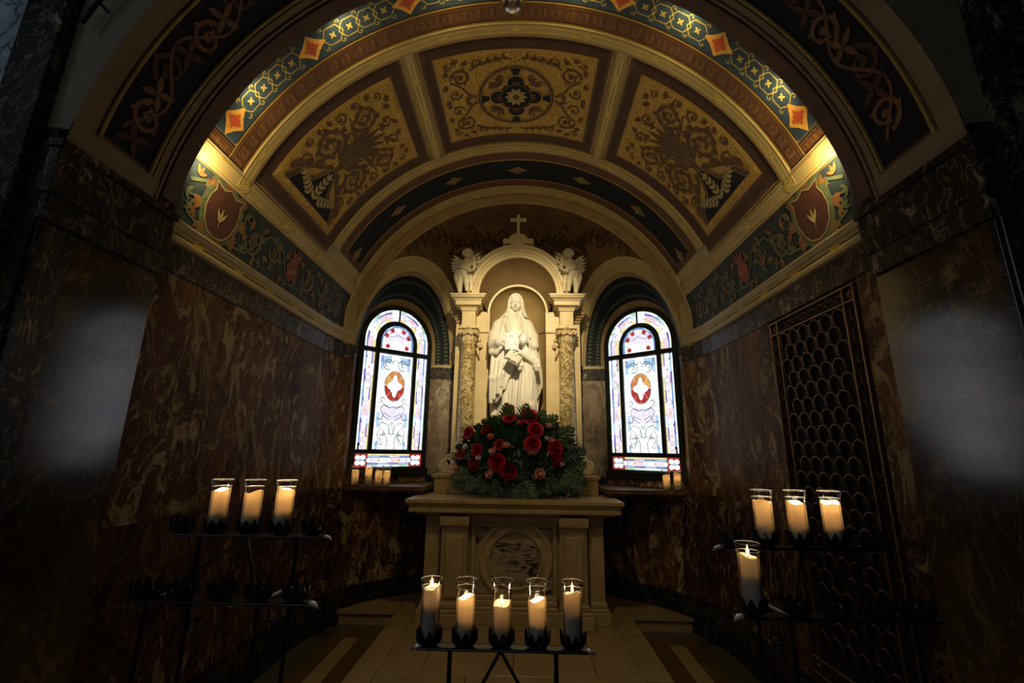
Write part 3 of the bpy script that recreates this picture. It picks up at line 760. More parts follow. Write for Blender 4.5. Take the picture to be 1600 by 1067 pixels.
# ---- mosaic panel painting
def halves(fn):
    fn(1); fn(-1)
def side_panel(sgn,par):
    b=26.6 if sgn>0 else 153.4
    def mp(q,p,off): return vault(b+sgn*p*D2,2.742+q,.0095+off)
    qc=.433
    dark=Orn(mp); bell=[]
    hb=[(-.37,.045),(-.335,.10),(-.30,.155),(-.24,.180),(-.17,.185),(-.12,.215),(-.085,.27),(-.06,.33),(-.03,.375),(0,.392)]
    prof=hb+[(-a,c) for a,c in reversed(hb[:-1])]
    pts=[(qc+a,c) for a,c in prof]
    # fill as strips between left and right sides
    rows=[[mp(qc+a*f,c if True else c,0) for f in np.linspace(-1,1,7)] for a,c in [(h[0],h[1]) for h in hb]]
    dark.mb.grid(rows)
    dark.build('bell_ground','darknavy',par,kind='stuff')
    o=Orn(mp); off=.002
    o.ribbon(pts,lambda t:.036,step=.02,off=.001); 
    # trunk and acanthus
    o.ribbon([(qc,.38),(qc+.01,.50),(qc-.01,.62),(qc+.01,.78)],lambda t:.05*(1-t*.7),off=off)
    for k in range(9):
        a=PI/2+(k-4)*.30; o.leaf(qc,.46,a,.26-.02*abs(k-4),.055,off)
        o.leaf(qc,.62,a,.30-.025*abs(k-4),.040,off)
    for sg in (-1,1):
        A=lambda x: PI/2-sg*x
        def sp(dq,p,r,turns,w,lv,a0): o.spiral(qc+sg*dq,p,r,turns,a0 if sg>0 else PI-a0,-sg,w,lv,off=off)
        sp(.225,.46,.150,1.9,.028,13,PI*.95); sp(.245,.80,.122,1.8,.022,12,-PI*.5)
        sp(.365,.63,.055,1.3,.013,6,PI); sp(.11,.95,.062,1.4,.013,6,-PI*.4); sp(.385,.78,.035,1.1,.010,4,PI); sp(.385,.36,.035,1.1,.010,4,0)
        sp(.36,.955,.038,1.2,.009,3,PI); sp(.30,.24,.060,1.2,.013,5,PI*.8); sp(.12,.74,.045,1.2,.010,3,PI)
        # stems joining the spirals
        o.ribbon([(qc+sg*.02,.44),(qc+sg*.07,.50),(qc+sg*.097,.46)],.022,off=off)
        o.ribbon([(qc+sg*.03,.60),(qc+sg*.10,.66),(qc+sg*.20,.665),(qc+sg*.245,.70)],lambda t:.024-.010*t,off=off)
        o.ribbon([(qc+sg*.2,.665),(qc+sg*.30,.70),(qc+sg*.33,.69)],.010,off=off)
        o.ribbon([(qc+sg*.06,.385),(qc+sg*.14,.30),(qc+sg*.23,.25),(qc+sg*.33,.20),(qc+sg*.38,.11)],lambda t:.028-.016*t,off=off)
        for t in range(9):
            q=.14+.028*t; p=.30-.024*t; o.leaf(qc+sg*q,p,A(.6)+sg*.2*(t%3),.085,.032,off); 
            if t<6: o.leaf(qc+sg*(q+.0),p+.01,A(2.0),.05,.022,off)
        for (q,p,a) in ((.385,.30,.2),(.395,.42,0),(.39,.52,.4),(.385,.74,.1),(.40,.86,-.2),(.05,1.0,.6),(.22,.985,.9),(.30,1.0,.2),(.07,.88,-.5),(.16,.60,1.2),(.26,.60,.4)):
            for j in (-.7,0,.7): o.leaf(qc+sg*q,p,A(a+j),.05,.018,off)
    o.build('painted_scroll','scroll',par)
    o=Orn(mp)
    def sprig(q,p,a,L):
        for i in range(5):
            t=i/5; x=q+cos(a)*L*t; y=p+sin(a)*L*t
            for sg in (-1,1): o.leaf(x,y,a+sg*.75,L*.33*(1-t*.4),L*.13,.003)
        o.leaf(q+cos(a)*L*.75,p+sin(a)*L*.75,a,L*.35,L*.12,.003); o.ribbon([(q,p),(q+cos(a)*L,p+sin(a)*L)],.006,off=.003)
    sprig(qc,.085,PI/2,.25); sprig(qc-.06,.10,PI-.42,.22); sprig(qc+.06,.10,.42,.22)
    o.build('painted_leaf_sprig','leafcream',par)
    o=Orn(mp)
    for i in range(2): o.ribbon([(qc+a*(1.045 if i else .93),c+(.012 if i else -.014)) for a,c in prof],.006,step=.02,off=.003)
    for sg in (-1,1):
        o.spiral(qc+sg*.225,.46,.118,1.5,PI*.95 if sg>0 else PI*.05,-sg,.006,0,off=.004); o.spiral(qc+sg*.245,.80,.09,1.4,-PI*.5,-sg,.005,0,off=.004)
        for k in range(4): o.ribbon([(qc+sg*.01*(k+1),.46),(qc+sg*(.03+.03*k),.72-.03*k)],lambda t:.005*(1-t*.5),off=.004)
    o.build('painted_highlight','scrollhi',par)
side_panel(1,PO[1]); side_panel(-1,PO[2])
def centre_panel(par):
    def mp(u,v,off): return vault(90-u*D2,3.175+v,.0095+off)
    o=Orn(mp)
    ring=lambda r,n=40:[(r*cos(2*PI*i/n),r*sin(2*PI*i/n)*.98) for i in range(n+1)]
    o.ribbon(ring(.305),.026,off=.001); o.ribbon(ring(.13,28),.012,off=.006)
    off=.001
    for su in (-1,1):
        for sv in (-1,1):
            def sp(u,v,r,tn,w,lv,a0,dr=1):
                a=a0
                if su<0: a=PI-a
                if sv<0: a=-a
                o.spiral(su*u,sv*v,r,tn,a,dr*su*sv,w,lv,off=off)
            sp(.44,.24,.085,1.6,.018,7,0); sp(.50,.09,.055,1.3,.014,5,PI); sp(.30,.36,.035,1.1,.010,3,0); sp(.53,.37,.035,1.1,.009,3,PI)
            o.ribbon([(su*.33,sv*.02),(su*.40,sv*.08),(su*.44,sv*.15),(su*.525,sv*.22)],lambda t:.022-.01*t,off=off)
            o.ribbon([(su*.36,sv*.30),(su*.26,sv*.36),(su*.12,sv*.385),(su*.03,sv*.37)],lambda t:.014-.009*t,off=off)
            for i in range(5): 
                x=.34-.06*i; 
                for j in (-.6,.6): o.leaf(su*x,sv*(.33+.012*i),(PI/2*sv)+su*sv*(.9+j),.055,.020,off)
            for (x,y,a) in ((.38,.36,.8),(.53,.30,.3),(.55,.17,.2),(.38,.02,.5),(.46,.38,1.2),(.545,.02,0)):
                aa=math.atan2(sv*sin(a),su*cos(a))
                for j in (-.7,0,.7): o.leaf(su*x,sv*y,aa+j,.05,.018,off)
            # scrolls inside the circle quadrants
            c=.165
            o.spiral(su*(c+.03),sv*(c-.035),.038,1.2,0,su*sv,.010,4,off=off); o.spiral(su*(c-.035),sv*(c+.03),.038,1.2,PI/2,-su*sv,.010,4,off=off)
            for j in (-.8,-.3,.3,.8): o.leaf(su*.12,sv*.12,math.atan2(sv,su)+j,.10,.026,off)
    o.build('painted_scroll','scroll',par)
    q=Orn(mp)
    for k in range(4):
        a=k*PI/2; q.poly([(cos(a)*.145+.068*cos(t),sin(a)*.145+.068*sin(t)) for t in np.linspace(0,2*PI,15)[:-1]],.002)
        w0,w1=.020,.042
        c,s=cos(a),sin(a); q.poly([(c*.225-s*w0,s*.225+c*w0),(c*.29-s*w1,s*.29+c*w1),(c*.29+s*w1,s*.29-c*w1),(c*.225+s*w0,s*.225-c*w0)],.004)
    q.poly([(.145*cos(t),.145*sin(t)) for t in np.linspace(0,2*PI,25)[:-1]],.003)
    q.build('quatrefoil_ground','darknavy',par,kind='stuff')
    h=Orn(mp)
    for k in range(4):
        a=k*PI/2; h.ribbon([(cos(a)*.145+.074*cos(a+t),sin(a)*.145+.074*sin(a+t)) for t in np.linspace(-2.0,2.0,17)],.010,off=.005)
        c,s=cos(a),sin(a); w0,w1=.026,.050
        h.ribbon([(c*.218-s*w0,s*.218+c*w0),(c*.296-s*w1,s*.296+c*w1),(c*.296+s*w1,s*.296-c*w1),(c*.218+s*w0,s*.218-c*w0),(c*.218-s*w0,s*.218+c*w0)],.006,off=.005)
    for r in (.288,.322): h.ribbon(ring(r),.004,off=.003)
    h.build('painted_highlight','scrollhi',par)
    f=Orn(mp); 
    for k in range(10): f.leaf(.02*cos(k*PI/5),.02*sin(k*PI/5),k*PI/5,.075,.040,.006)
    f.build('painted_rosette','leafcream',par)
    f=Orn(mp); f.poly([(.028*cos(t),.028*sin(t)) for t in np.linspace(0,2*PI,13)[:-1]],.008)
    for k in range(4):
        a=k*PI/2
        for j in (-.7,0,.7): f.leaf(cos(a)*.12,sin(a)*.12,a+j,.06,.022,.006)
    f.build('painted_rosette_centre','scroll',par)
centre_panel(PO[0])
# ---- conch scroll painting
def cmap(x,z,off): 
    p=conch(x,z,.006+off); return (p[0],max(p[1],YV+.003),p[2])
def conch_orn():
    o=Orn(lambda u,v,off:cmap(u,v,off)); h=Orn(lambda u,v,off:cmap(u,v,off+.003))
    for sg in (-1,1):
        def sp(x,z,r,tn,w,lv,a0,dr):
            a=a0 if sg>0 else PI-a0; o.spiral(sg*x,z,r,tn,a,dr*sg,w,lv); h.spiral(sg*x,z,r*.9,tn*.8,a,dr*sg,w*.25,0)
        sp(.34,4.08,.12,1.6,.03,8,PI,1); sp(.70,3.98,.13,1.7,.03,9,PI/2,-1); sp(.98,4.02,.07,1.4,.018,6,PI/2,-1); sp(.55,4.24,.06,1.2,.016,4,0,1)
        sp(.20,4.27,.06,1.2,.014,4,0,1); sp(.70,3.68,.09,1.3,.02,6,PI,-1); sp(1.22,3.88,.035,1.1,.010,3,0,1); sp(.62,3.42,.06,1.2,.014,5,PI,1)
        st=[(sg*.05,3.95),(sg*.16,4.14),(sg*.27,4.22),(sg*.40,4.25),(sg*.53,4.19),(sg*.66,4.13),(sg*.80,4.13),(sg*.93,4.10),(sg*1.08,4.0),(sg*1.25,3.88)]
        o.ribbon(st,lambda t:.035-.02*t); h.ribbon(st,.005)
        for i in range(18):
            t=i/17*8.99; k=int(t); f=t-k; x=st[k][0]+(st[k+1][0]-st[k][0])*f; z=st[k][1]+(st[k+1][1]-st[k][1])*f
            a=math.atan2(st[k+1][1]-st[k][1],st[k+1][0]-st[k][0])
            for j in (.8,-.8): o.leaf(x,z,a+j,.085,.03)
    for j in range(7): o.leaf(0,4.12,PI/2+(j-3)*.4,.16,.05)
    o.poly([(.10*cos(t),3.98+.16*sin(t)) for t in np.linspace(0,2*PI,17)[:-1]],.002)
    o.build('painted_conch_scroll','conchscroll',WB); h.build('painted_conch_line','scroll',WB)
    d=Orn(lambda u,v,off:cmap(u,v,off+.006)); d.poly([(x*.17,4.02+z*.20) for x,z in ((0,-1),(.6,-.5),(.8,.3),(1,.8),(.55,.85),(.2,1),(0,.85),(-.2,1),(-.55,.85),(-1,.8),(-.8,.3),(-.6,-.5))]); d.build('painted_shield','darknavy',WB,kind='stuff')
conch_orn()
# thin beige border where conch meets the vault
MB().grid([[ (r*cos(rad(a)),YV+.004+(.012 if abs(r-rc)>.001 else 0),ZC+r*sin(rad(a))) for r in (rc,rc-.03)] for a in np.linspace(14,166,70)]).build('conch_border',M['beigedark'],WB,smooth='all')
# ---- frieze painting: shields, scrolls
for s in (-1,1):
    mp=lambda u,v,off,s=s: side(s,u,v,.006+off)
    sh=[(0,-.13),(.05,-.115),(.085,-.07),(.105,0),(.10,.06),(.085,.10),(.10,.135),(.04,.12),(0,.14),(-.04,.12),(-.10,.135),(-.085,.10),(-.10,.06),(-.105,0),(-.085,-.07),(-.05,-.115)]
    a=Orn(mp); b=Orn(mp); g=Orn(mp); c=Orn(mp); r=Orn(mp)
    for (u,v,k) in ((2.50,3.035,1.18),):
        a.poly([(u+x*k*1.15,v+y*k) for x,y in sh],.003)
        g.poly([(u+x*k*1.5,v+y*k*1.22) for x,y in sh],.001)
        b.ribbon([(u+x*k*1.15,v+y*k) for x,y in sh+[sh[0]]],.007,off=.006)
        for j in (-.5,0,.5): b.leaf(u+.0,v-.05,PI/2+j,.09,.02,.006)
        b.ribbon([(u,v-.08),(u,v+.04)],.006,off=.006)
        for i in range(8):
            t=i/8*2*PI
            for j in (-.5,.0,.5): c.leaf(u+.17*cos(t),v+.15*sin(t),t+j+.5,.085,.034,.002)
    for u,v,rr in ((2.86,3.03,.10),(3.12,3.06,.075),(3.66,3.05,.10),(3.98,3.05,.10),(4.28,3.04,.08)):
        g.spiral(u,v,rr,1.6,s*.0+PI,1,.022,7,off=.001); c.spiral(u,v,rr*.7,1.2,0,-1,.008,5,off=.004)
    g.ribbon([(2.25,2.93),(2.40,2.88),(2.62,2.90),(2.80,2.92),(3.0,3.14),(3.2,3.12),(3.36,2.92),(3.55,2.93),(3.75,3.16),(3.95,3.15),(4.15,2.95),(4.40,2.97)],.018,off=.002)
    g.ribbon([(2.2,3.10),(2.3,3.15),(2.36,3.08),(2.30,3.03)],.02,off=.002); 
    for k in range(64):
        u=2.20+.0355*k; v=3.03+.125*sin(k*1.9)
        for j in (-.8,0,.8): (c if k%2 else g).leaf(u,v,k*1.3+j,.06,.022,.003)
    r.poly([(3.38+.085*x,3.04+.085*y) for x,y in ((0,-1.2),(.7,-.7),(1,.1),(.6,.9),(0,1.3),(-.6,.9),(-1,.1),(-.7,-.7))],.003)
    for j in range(3): r.leaf(3.38,3.1,PI/2+(j-1)*.7,.11,.04,.004)
    for j in range(3): b.leaf(3.34+.04*j,2.99+.01*j,PI/2,.045,.018,.008)
    g.build('painted_frieze_scroll','frescogreen',WALL[s]); a.build('painted_shield','maroon',WALL[s],kind='stuff'); b.build('painted_shield_edge','leafcream',WALL[s]); c.build('painted_acanthus','frescoorange',WALL[s]); r.build('painted_red_fruit','fruitred',WALL[s],kind='stuff')

# ================================================================ FRONT ARCH (pier + soffit)
RA=1.815; YF=1.55
def arch(ang,y,off=0): 
    a=rad(ang); return ((RA-off)*cos(a),y,ZC+(RA-off)*sin(a))
rows=[[arch(180*i/72,y) for y in (YF,Y0)] for i in range(73)]
FA=MB().grid(rows).build('front_arch',M['plasterdark'],smooth='all'); FA.name='wall_front'; FA['kind']='structure'
def apatch(name,a0,a1,y0,y1,off,mat,off0=-.001):
    n=max(4,int(abs(a1-a0)/2.5)); mb=MB(); rows=[[arch(a0+(a1-a0)*i/n,y0+(y1-y0)*j,off) for j in (0,1)] for i in range(n+1)]; mb.grid(rows)
    for y in (y0,y1): mb.grid([[arch(a0+(a1-a0)*i/n,y,o) for i in range(n+1)] for o in (off,off0)])
    for a in (a0,a1): mb.grid([[arch(a,y,o) for y in (y0,y1)] for o in (off,off0)])
    return mb.build(name,M[mat],FA,smooth=True)
apatch('soffit_border',6.5,173.5,YF,1.64,.004,'plasterbeige'); apatch('soffit_border',5,175,1.955,1.99,.004,'plasterbeige')
for s in (0,1): 
    a0,a1=(3.5,9.0) if s==0 else (171,176.5); apatch('soffit_border',a0,a1,YF,2.0,.005,'plasterbeige')
apatch('soffit_bead',9,171,1.650,1.662,.014,'ocherline'); apatch('soffit_bead',9,171,1.925,1.937,.014,'ocherline'); apatch('soffit_bead',3,177,2.00,2.012,.010,'plasterbeige'); apatch('soffit_bead',3,177,2.03,2.037,.008,'brown')
apatch('soffit_painting_ground',9.6,170.4,1.665,1.922,.002,'darknavy')
mp=lambda u,v,off: arch(90+u/RA*180/PI,v,.005+off)
o=Orn(mp); c=Orn(mp)
for k in range(-9,10):
    u=k*.26
    (o if k%2 else c).spiral(u,1.79+(.02 if k%2 else -.02),.085,1.5,PI*(k%2),1 if k%2 else -1,.022,7)
    for j in range(4): (c if k%2 else o).leaf(u+.13,1.79,j*PI/2+.4,.09,.035,.002)
o.ribbon([(x,1.79+.07*sin(x*12)) for x in np.linspace(-2.45,2.45,120)],.016)
o.build('soffit_painted_scroll','frescoorange',FA); c.build('soffit_painted_leaf','maroon',FA)
# front wall above and beside the arch (faces the nave)
mb=MB(); rows=[]
for i in range(73):
    a=PI*i/72; x,z=RA*cos(a),ZC+RA*sin(a); k=1.95/max(abs(cos(a)),1e-6); k2=2.6/max(sin(a),1e-6); kk=min(k,k2)
    rows.append([(x,YF,z),(cos(a)*kk,YF,ZC+sin(a)*kk)])
mb.grid(rows); mb.build('spandrel',M['plasterbeige'],FA)
# piers
for s in (-1,1):
    p=thing('pier_%s'%('left' if s<0 else 'right'),None,None); COL.objects.unlink(p); bpy.data.objects.remove(p)
    nm='wall_front_left' if s<0 else 'wall_front_right'
    a,b=sorted((s*1.83,s*2.6))
    P=MB().box(a,b,YF+.015,Y0,-.05,5.4).build(nm,M['black'],kind='structure')
    def bx(x0,x1,y0,y1,z0,z1,mat,name,bv=.003):
        a,b=sorted((s*x0,s*x1)); return MB().box(a,b,y0,y1,z0,z1,bv).build(name,M[mat],P)
    MB().prism([(s*1.836,YF+.03),(s*(1.833 if s<0 else 1.821),YF+.03),(s*1.820,Y0-.002),(s*1.836,Y0-.002)],lambda a,b,d:(a,b,d),.32,2.49).build('marble_slab',M['pier'],P); bx(1.80,1.835,YF,Y0,0,.32,'blackbase','plinth_block')
    bx(1.815,1.84,YF+.0,YF+.028,.32,2.49,'blackbase','corner_bead')
    bx(1.800,1.84,YF-.01,Y0,2.492,2.60,'black','entablature_block'); bx(1.790,1.84,YF-.02,Y0+.012,2.60,2.80,'black','entablature_block'); bx(1.775,1.84,YF-.03,Y0+.02,2.80,2.835,'black','entablature_block')
    bx(1.80,1.84,YF,Y0,2.835,2.90,'black','entablature_block')
    bx(1.83,1.90,YF-.01,YF+.015,0,2.90,'pier','front_slab'); bx(1.90,2.08,YF-.06,YF+.015,0,5.3,'black','front_pilaster')
    for k,(z0,z1) in enumerate(((0,1.2),(1.2,2.2),(2.2,3.05),(3.05,4.2),(4.2,5.3))):
        bx(2.08,3.1,YF-.015-.02*(k%2),YF+.015,z0,z1,'navewhite' if z0>2.1 else 'pier','front_slab')
rd=MB().tube([(-1.82,1.50,3.39),(-1.775,1.50,3.50),(-1.735,1.50,3.575),(-1.70,1.50,3.66)],.010,8).tube([(-1.775,1.50,3.50),(-1.775,1.552,3.50)],.006,6).build('wall_rod',M['iron']); tagp(rd,'thin black iron rod on the plaster beside the front arch, upper left','rod')

# ================================================================ WINDOWS
def window(s,idx):
    W=MB(); 
    # local coords: a (positive towards altar) , z ; depth d<0 towards the room
    T=lambda a,z,d: frame_pt(s,a,z,d)
    ctr=FZ; rO=.40; z0=1.44; zt=2.735; 
    win=thing('window_%d'%idx,None,None,(0,0,0)); win['kind']='structure'
    # backing sheet (lead and iron) 
    outl=[(rO+.045,1.375),]+[((rO+.045)*cos(PI*i/24),ctr+(rO+.045)*sin(PI*i/24)) for i in range(25)]+[(-(rO+.045),1.375)]
    MB().prism(outl,T,.012,.035).build('lead_sheet',M['lead'],win)
    # iron frame bars
    fr=MB()
    def rect(mb,a0,a1,z0,z1,d0=-.02,d1=.02): mb.prism([(a0,z0),(a1,z0),(a1,z1),(a0,z1)],T,d0,d1)
    b=MB(); rect(b,-rO-.05,-rO+.004,1.385,ctr); b.build('frame_bar',M['lead'],win)
    b=MB(); rect(b,rO-.004,rO+.05,1.385,ctr); b.build('frame_bar',M['lead'],win)
    b=MB(); rect(b,-rO-.07,rO+.07,1.34,z0-.02,-.03,.02); b.build('bottom_bar',M['lead'],win)
    b=MB(); rect(b,-rO,rO,zt-.022,zt+.028,-.025,.02); b.build('transom',M['lead'],win)
    zb=1.60; rect2=lambda nm,*q:(lambda m:(rect(m,*q),m.build(nm,M['lead'],win)))(MB())
    rect2('cross_bar',-rO,rO,zb-.018,zb+.018); 
    ia=.235  # inner side bars centre
    for sg in (-1,1): rect2('mullion',sg*ia-.022,sg*ia+.022,zb,zt)
    rect2('mullion',-.008,.008,ctr+.22,ctr+rO,-.02,.01)
    for (r0,r1,a0,a1,nm) in ((rO-.004,rO+.05,0,PI,'arch_bar'),(.205,.232,0,PI,'arch_bar')):
        m=MB(); n=30; rows=[]
        for i in range(n+1):
            t=a0+(a1-a0)*i/n; rows.append([T(r*cos(t),ctr+r*sin(t),d) for r,d in ((r0,.02),(r0,-.02),(r1,-.02),(r1,.02))])
        m.grid(rows,cv=True); m.build(nm,M['lead'],win)
    for sg in (-1,1):
        rect2('arch_bar',sg*.2185-.0135,sg*.2185+.0135,zt,ctr)
    K='pane'
    cnt=[0]
    def pane(poly,col,d=-.004,name='pane'):
        cx=sum(p[0] for p in poly)/len(poly); cz=sum(p[1] for p in poly)/len(poly)
        MB().prism(poly,T,d,.012).build(name,M['g_'+col],win); cnt[0]+=1
    def pr(a0,a1,z0_,z1,col,g=.0035,d=-.004): pane([(a0+g,z0_+g),(a1-g,z0_+g),(a1-g,z1-g),(a0+g,z1-g)],col,d)
    def circ(a,z,r,col,n=12,d=-.009): pane([(a+r*cos(2*PI*i/n),z+r*sin(2*PI*i/n)) for i in range(n)],col,d,'round_pane')
    def ringl(a,z,r0,r1,n=14,d=-.0065):
        m=MB(); rows=[[T(a+r*cos(2*PI*i/n),z+r*sin(2*PI*i/n),dd) for r,dd in ((r0,.01),(r0,d),(r1,d),(r1,.01))] for i in range(n)]; m.grid(rows,cu=True,cv=True); m.build('lead_ring',M['lead'],win)
    rng=random.Random(idx)
    # side borders below the transom
    for sg in (-1,1):
        A=lambda x: sg*x
        zlo,zhi=zb+.022,zt-.026; n=8; h=(zhi-zlo)/n
        for i in range(n):
            q0,q1=zlo+h*i,zlo+h*(i+1)
            c=['pale','white','pale','white'][i%4]
            a0,a1=sorted((A(.372),A(.397))); pr(a0,a1,q0,q1,c,.002)
            a0,a1=sorted((A(.352),A(.372))); pr(a0,a1,q0+h/2 if i<n-1 else q0,min(q1+h/2,zhi),['blue','purple','sky','blue'][(i+(sg>0))%4],.0018)
            a0,a1=sorted((A(.262),A(.283))); pr(a0,a1,q0,q1,['yellow','yellow','pale','amber' if i==2 else 'yellow'][i%4],.002)
            a0,a1=sorted((A(.283),A(.296))); pr(a0,a1,q0,q1,['lav','purple','sky'][i%3],.0018)
        a0,a1=.298,.350; m=9; st=(zhi-zlo)/m
        for i in range(m):
            zc=zlo+st*(i+.5); b0,b1=sorted((A(a0),A(a1))); pr(b0,b1,zlo+st*i,zlo+st*(i+1),['pink','lav','white'][i%3],.0012)
            if i%2==0: ringl(A(.324),zc,.0245,.0285); circ(A(.324),zc,.0245,'white')
            else:
                pane([(A(.324)+.011*cos(2*PI*k/7),zc+.012*sin(2*PI*k/7)) for k in range(7)],'amber',-.007,'star_pane')
    # arch border
    n=14
    for (r0,r1,cols,nn) in ((.372,.397,('pale','white','green','pale'),14),(.352,.372,('blue','sky','pale','purple'),12),(.298,.350,('pink','lav','white','pink'),12),(.264,.294,('yellow','white','yellow','pale'),10)):
        for i in range(nn):
            t0=PI*i/nn+.008; t1=PI*(i+1)/nn-.008
            pol=[(r0*cos(t0),ctr+r0*sin(t0)),(r1*cos(t0),ctr+r1*sin(t0)),(r1*cos((t0+t1)/2),ctr+r1*sin((t0+t1)/2)),(r1*cos(t1),ctr+r1*sin(t1)),(r0*cos(t1),ctr+r0*sin(t1)),(r0*cos((t0+t1)/2),ctr+r0*sin((t0+t1)/2))]
            pane(pol,cols[i%len(cols)])
        for sg in (-1,1):
            a0,a1=sorted((sg*r0,sg*r1)); pr(a0,a1,zt+.03,ctr,cols[0],.002)
    for i in range(11):
        t=PI*(i+.5)/11; a,z=.324*cos(t),ctr+.324*sin(t)
        if i==5: continue
        if i%2==0: ringl(a,z,.0245,.0285); circ(a,z,.0245,'white')
        else: pane([(a+.012*cos(2*PI*k/7),z+.012*sin(2*PI*k/7)) for k in range(7)],'amber',-.007,'star_pane')
    # lunette
    for i in range(8):
        t0=PI*i/8+.015; t1=PI*(i+1)/8-.015; r0,r1=.182,.203
        pane([(r0*cos(t0),ctr+r0*sin(t0)),(r1*cos(t0),ctr+r1*sin(t0)),(r1*cos(t1),ctr+r1*sin(t1)),(r0*cos(t1),ctr+r0*sin(t1))],['blue','blue','sky'][i%3])
    for sg in (-1,1): a0,a1=sorted((sg*.182,sg*.203)); pr(a0,a1,zt+.03,ctr,'blue',.002)
    cen=(0,ctr-.01)
    m=10
    for i in range(m):
        t0=PI*i/m+.02; t1=PI*(i+1)/m-.02; col='red' if i in (1,3,6,8) else 'pink' if i in (2,7) else 'white'
        pane([(.135*cos(t0),ctr+.135*sin(t0)),(.177*cos(t0),ctr+.177*sin(t0)),(.177*cos(t1),ctr+.177*sin(t1)),(.135*cos(t1),ctr+.135*sin(t1))],col)
    pane([(.130*cos(PI*i/12),ctr+.130*sin(PI*i/12)) for i in range(13)],'lav')
    pane([(-.175,zt+.032),(-.005,zt+.032),(-.005,ctr-.004),(-.175,ctr-.004)],'white'); pane([(.005,zt+.032),(.175,zt+.032),(.175,ctr-.004),(.005,ctr-.004)],'white')
    for sg in (-1,1):
        pane([(sg*.10,zt+.045),(sg*.135,zt+.04),(sg*.15,zt+.075),(sg*.115,zt+.10),(sg*.09,zt+.075)],'red',-.008)
        ld=MB(); ld.tube([T(sg*x,z,-.008) for x,z in ((.115,zt+.10),(.15,ctr-.01),(.13,ctr+.05),(.06,ctr+.06),(.0,ctr+.09))],.0028,5); ld.build('lead_line',M['lead'],win)
    # central light
    x0,x1=-.208,.208; zl,zh=zb+.025,zt-.028
    for sg in (-1,1):
        n=7; h=(zh-zl)/n
        for i in range(n): a0,a1=sorted((sg*.186,sg*.209)); pr(a0,a1,zl+h*i,zl+h*(i+1),['white','white','pale'][i%3],.0018)
    n=5
    for i in range(n): pr(-.186+.372*i/n,-.186+.372*(i+1)/n,zh-.022,zh,['white','pale'][i%2],.0018); 
    zm=zl+.66*(zh-zl); zh2=zh-.024
    # background grid of pale and blue pieces
    nz=13; hz=(zh2-zl)/nz
    for i in range(nz):
        bnd=[-.186,-.148,-.052,.052,.148,.186]
        for j in range(5):
            a0=bnd[j]; e=j in (0,4)
            col='white'
            if e: col=['sky','white','white','sky','sky','white','white','white','white','white','pale','sky','blue'][i]
            elif i in (12,11) and j!=2: col='pale' if i==11 else 'sky'
            elif i in (4,5,9) : col='lav'
            elif (i+j)%4==0: col='pale'
            pr(a0,bnd[j+1],zl+hz*i,zl+hz*(i+1),col,.0016 if not e else .0022)
    # oval medallion
    n=8; ra,rz=.118,.170
    for i in range(n):
        t0=2*PI*i/n+.02; t1=2*PI*(i+1)/n-.02; tm=(t0+t1)/2
        col=['red','red','orange','orange','orange','amber','red','red'][(i+2)%8]
        pane([(ra*.50*cos(t0),zm+rz*.52*sin(t0)),(ra*cos(t0),zm+rz*sin(t0)),(ra*cos(tm)*1.02,zm+rz*sin(tm)*1.02),(ra*cos(t1),zm+rz*sin(t1)),(ra*.50*cos(t1),zm+rz*.52*sin(t1)),(ra*.52*cos(tm),zm+rz*.54*sin(tm))],col,-.012)
    q=[]
    for i in range(32):
        t=2*PI*i/32; k=.62+.18*cos(4*t); q.append((ra*k*cos(t),zm+rz*k*sin(t)*1.0))
    pane(q,'white',-.014); ringq=MB(); ringq.tube([T(ra*1.03*cos(2*PI*i/36),zm+rz*1.03*sin(2*PI*i/36),-.012) for i in range(36)],.003,5,closed=True); ringq.tube([T(a,z,-.014) for a,z in q],.0025,4,closed=True); ringq.build('lead_ring',M['lead'],win)
    # lead drawing lines: urns, leaves and scrolls
    ld=MB()
    def L(pts,r=.0038): ld.tube([T(a,z,-.006) for a,z in pts],r,4)
    def C(a,z,r,t0=0,t1=2*PI,n=14): L([(a+r*cos(t0+(t1-t0)*i/n),z+r*sin(t0+(t1-t0)*i/n)) for i in range(n+1)])
    for sg in (-1,1):
        C(sg*.09,zh2-.10,.06,0,5); C(sg*.10,zh2-.09,.028,0,4.5); C(sg*.04,zh2-.03,.03,PI,2*PI)
        L([(sg*.186,zm-.19),(sg*.13,zm-.20),(sg*.09,zm-.235),(sg*.03,zm-.25),(0,zm-.24)]); C(sg*.13,zm-.16,.022,0,5)
        L([(sg*.03,zl+.32),(sg*.11,zl+.37),(sg*.15,zl+.45),(sg*.10,zl+.50),(sg*.04,zl+.46)]); L([(sg*.02,zl+.36),(sg*.10,zl+.40),(sg*.13,zl+.33),(sg*.186,zl+.34)],.004)
        L([(sg*.02,zl+.18),(sg*.04,zl+.27),(sg*.12,zl+.30),(sg*.15,zl+.26)]); L([(sg*.05,zl+.0),(sg*.04,zl+.10),(sg*.09,zl+.20),(sg*.13,zl+.24),(sg*.16,zl+.18),(sg*.15,zl+.10),(sg*.17,zl+.04)])
        C(sg*.11,zl+.13,.03,.5,4.8); C(sg*.12,zl+.07,.02,2,6.5); C(sg*.09,zl+.17,.012)
    L([(-.04,zl+.18),(0,zl+.16),(.04,zl+.18)],.004); C(0,zl+.28,.018)
    ld.build('lead_line',M['lead'],win)
    # bottom row
    zq0,zq1=z0,zb-.022
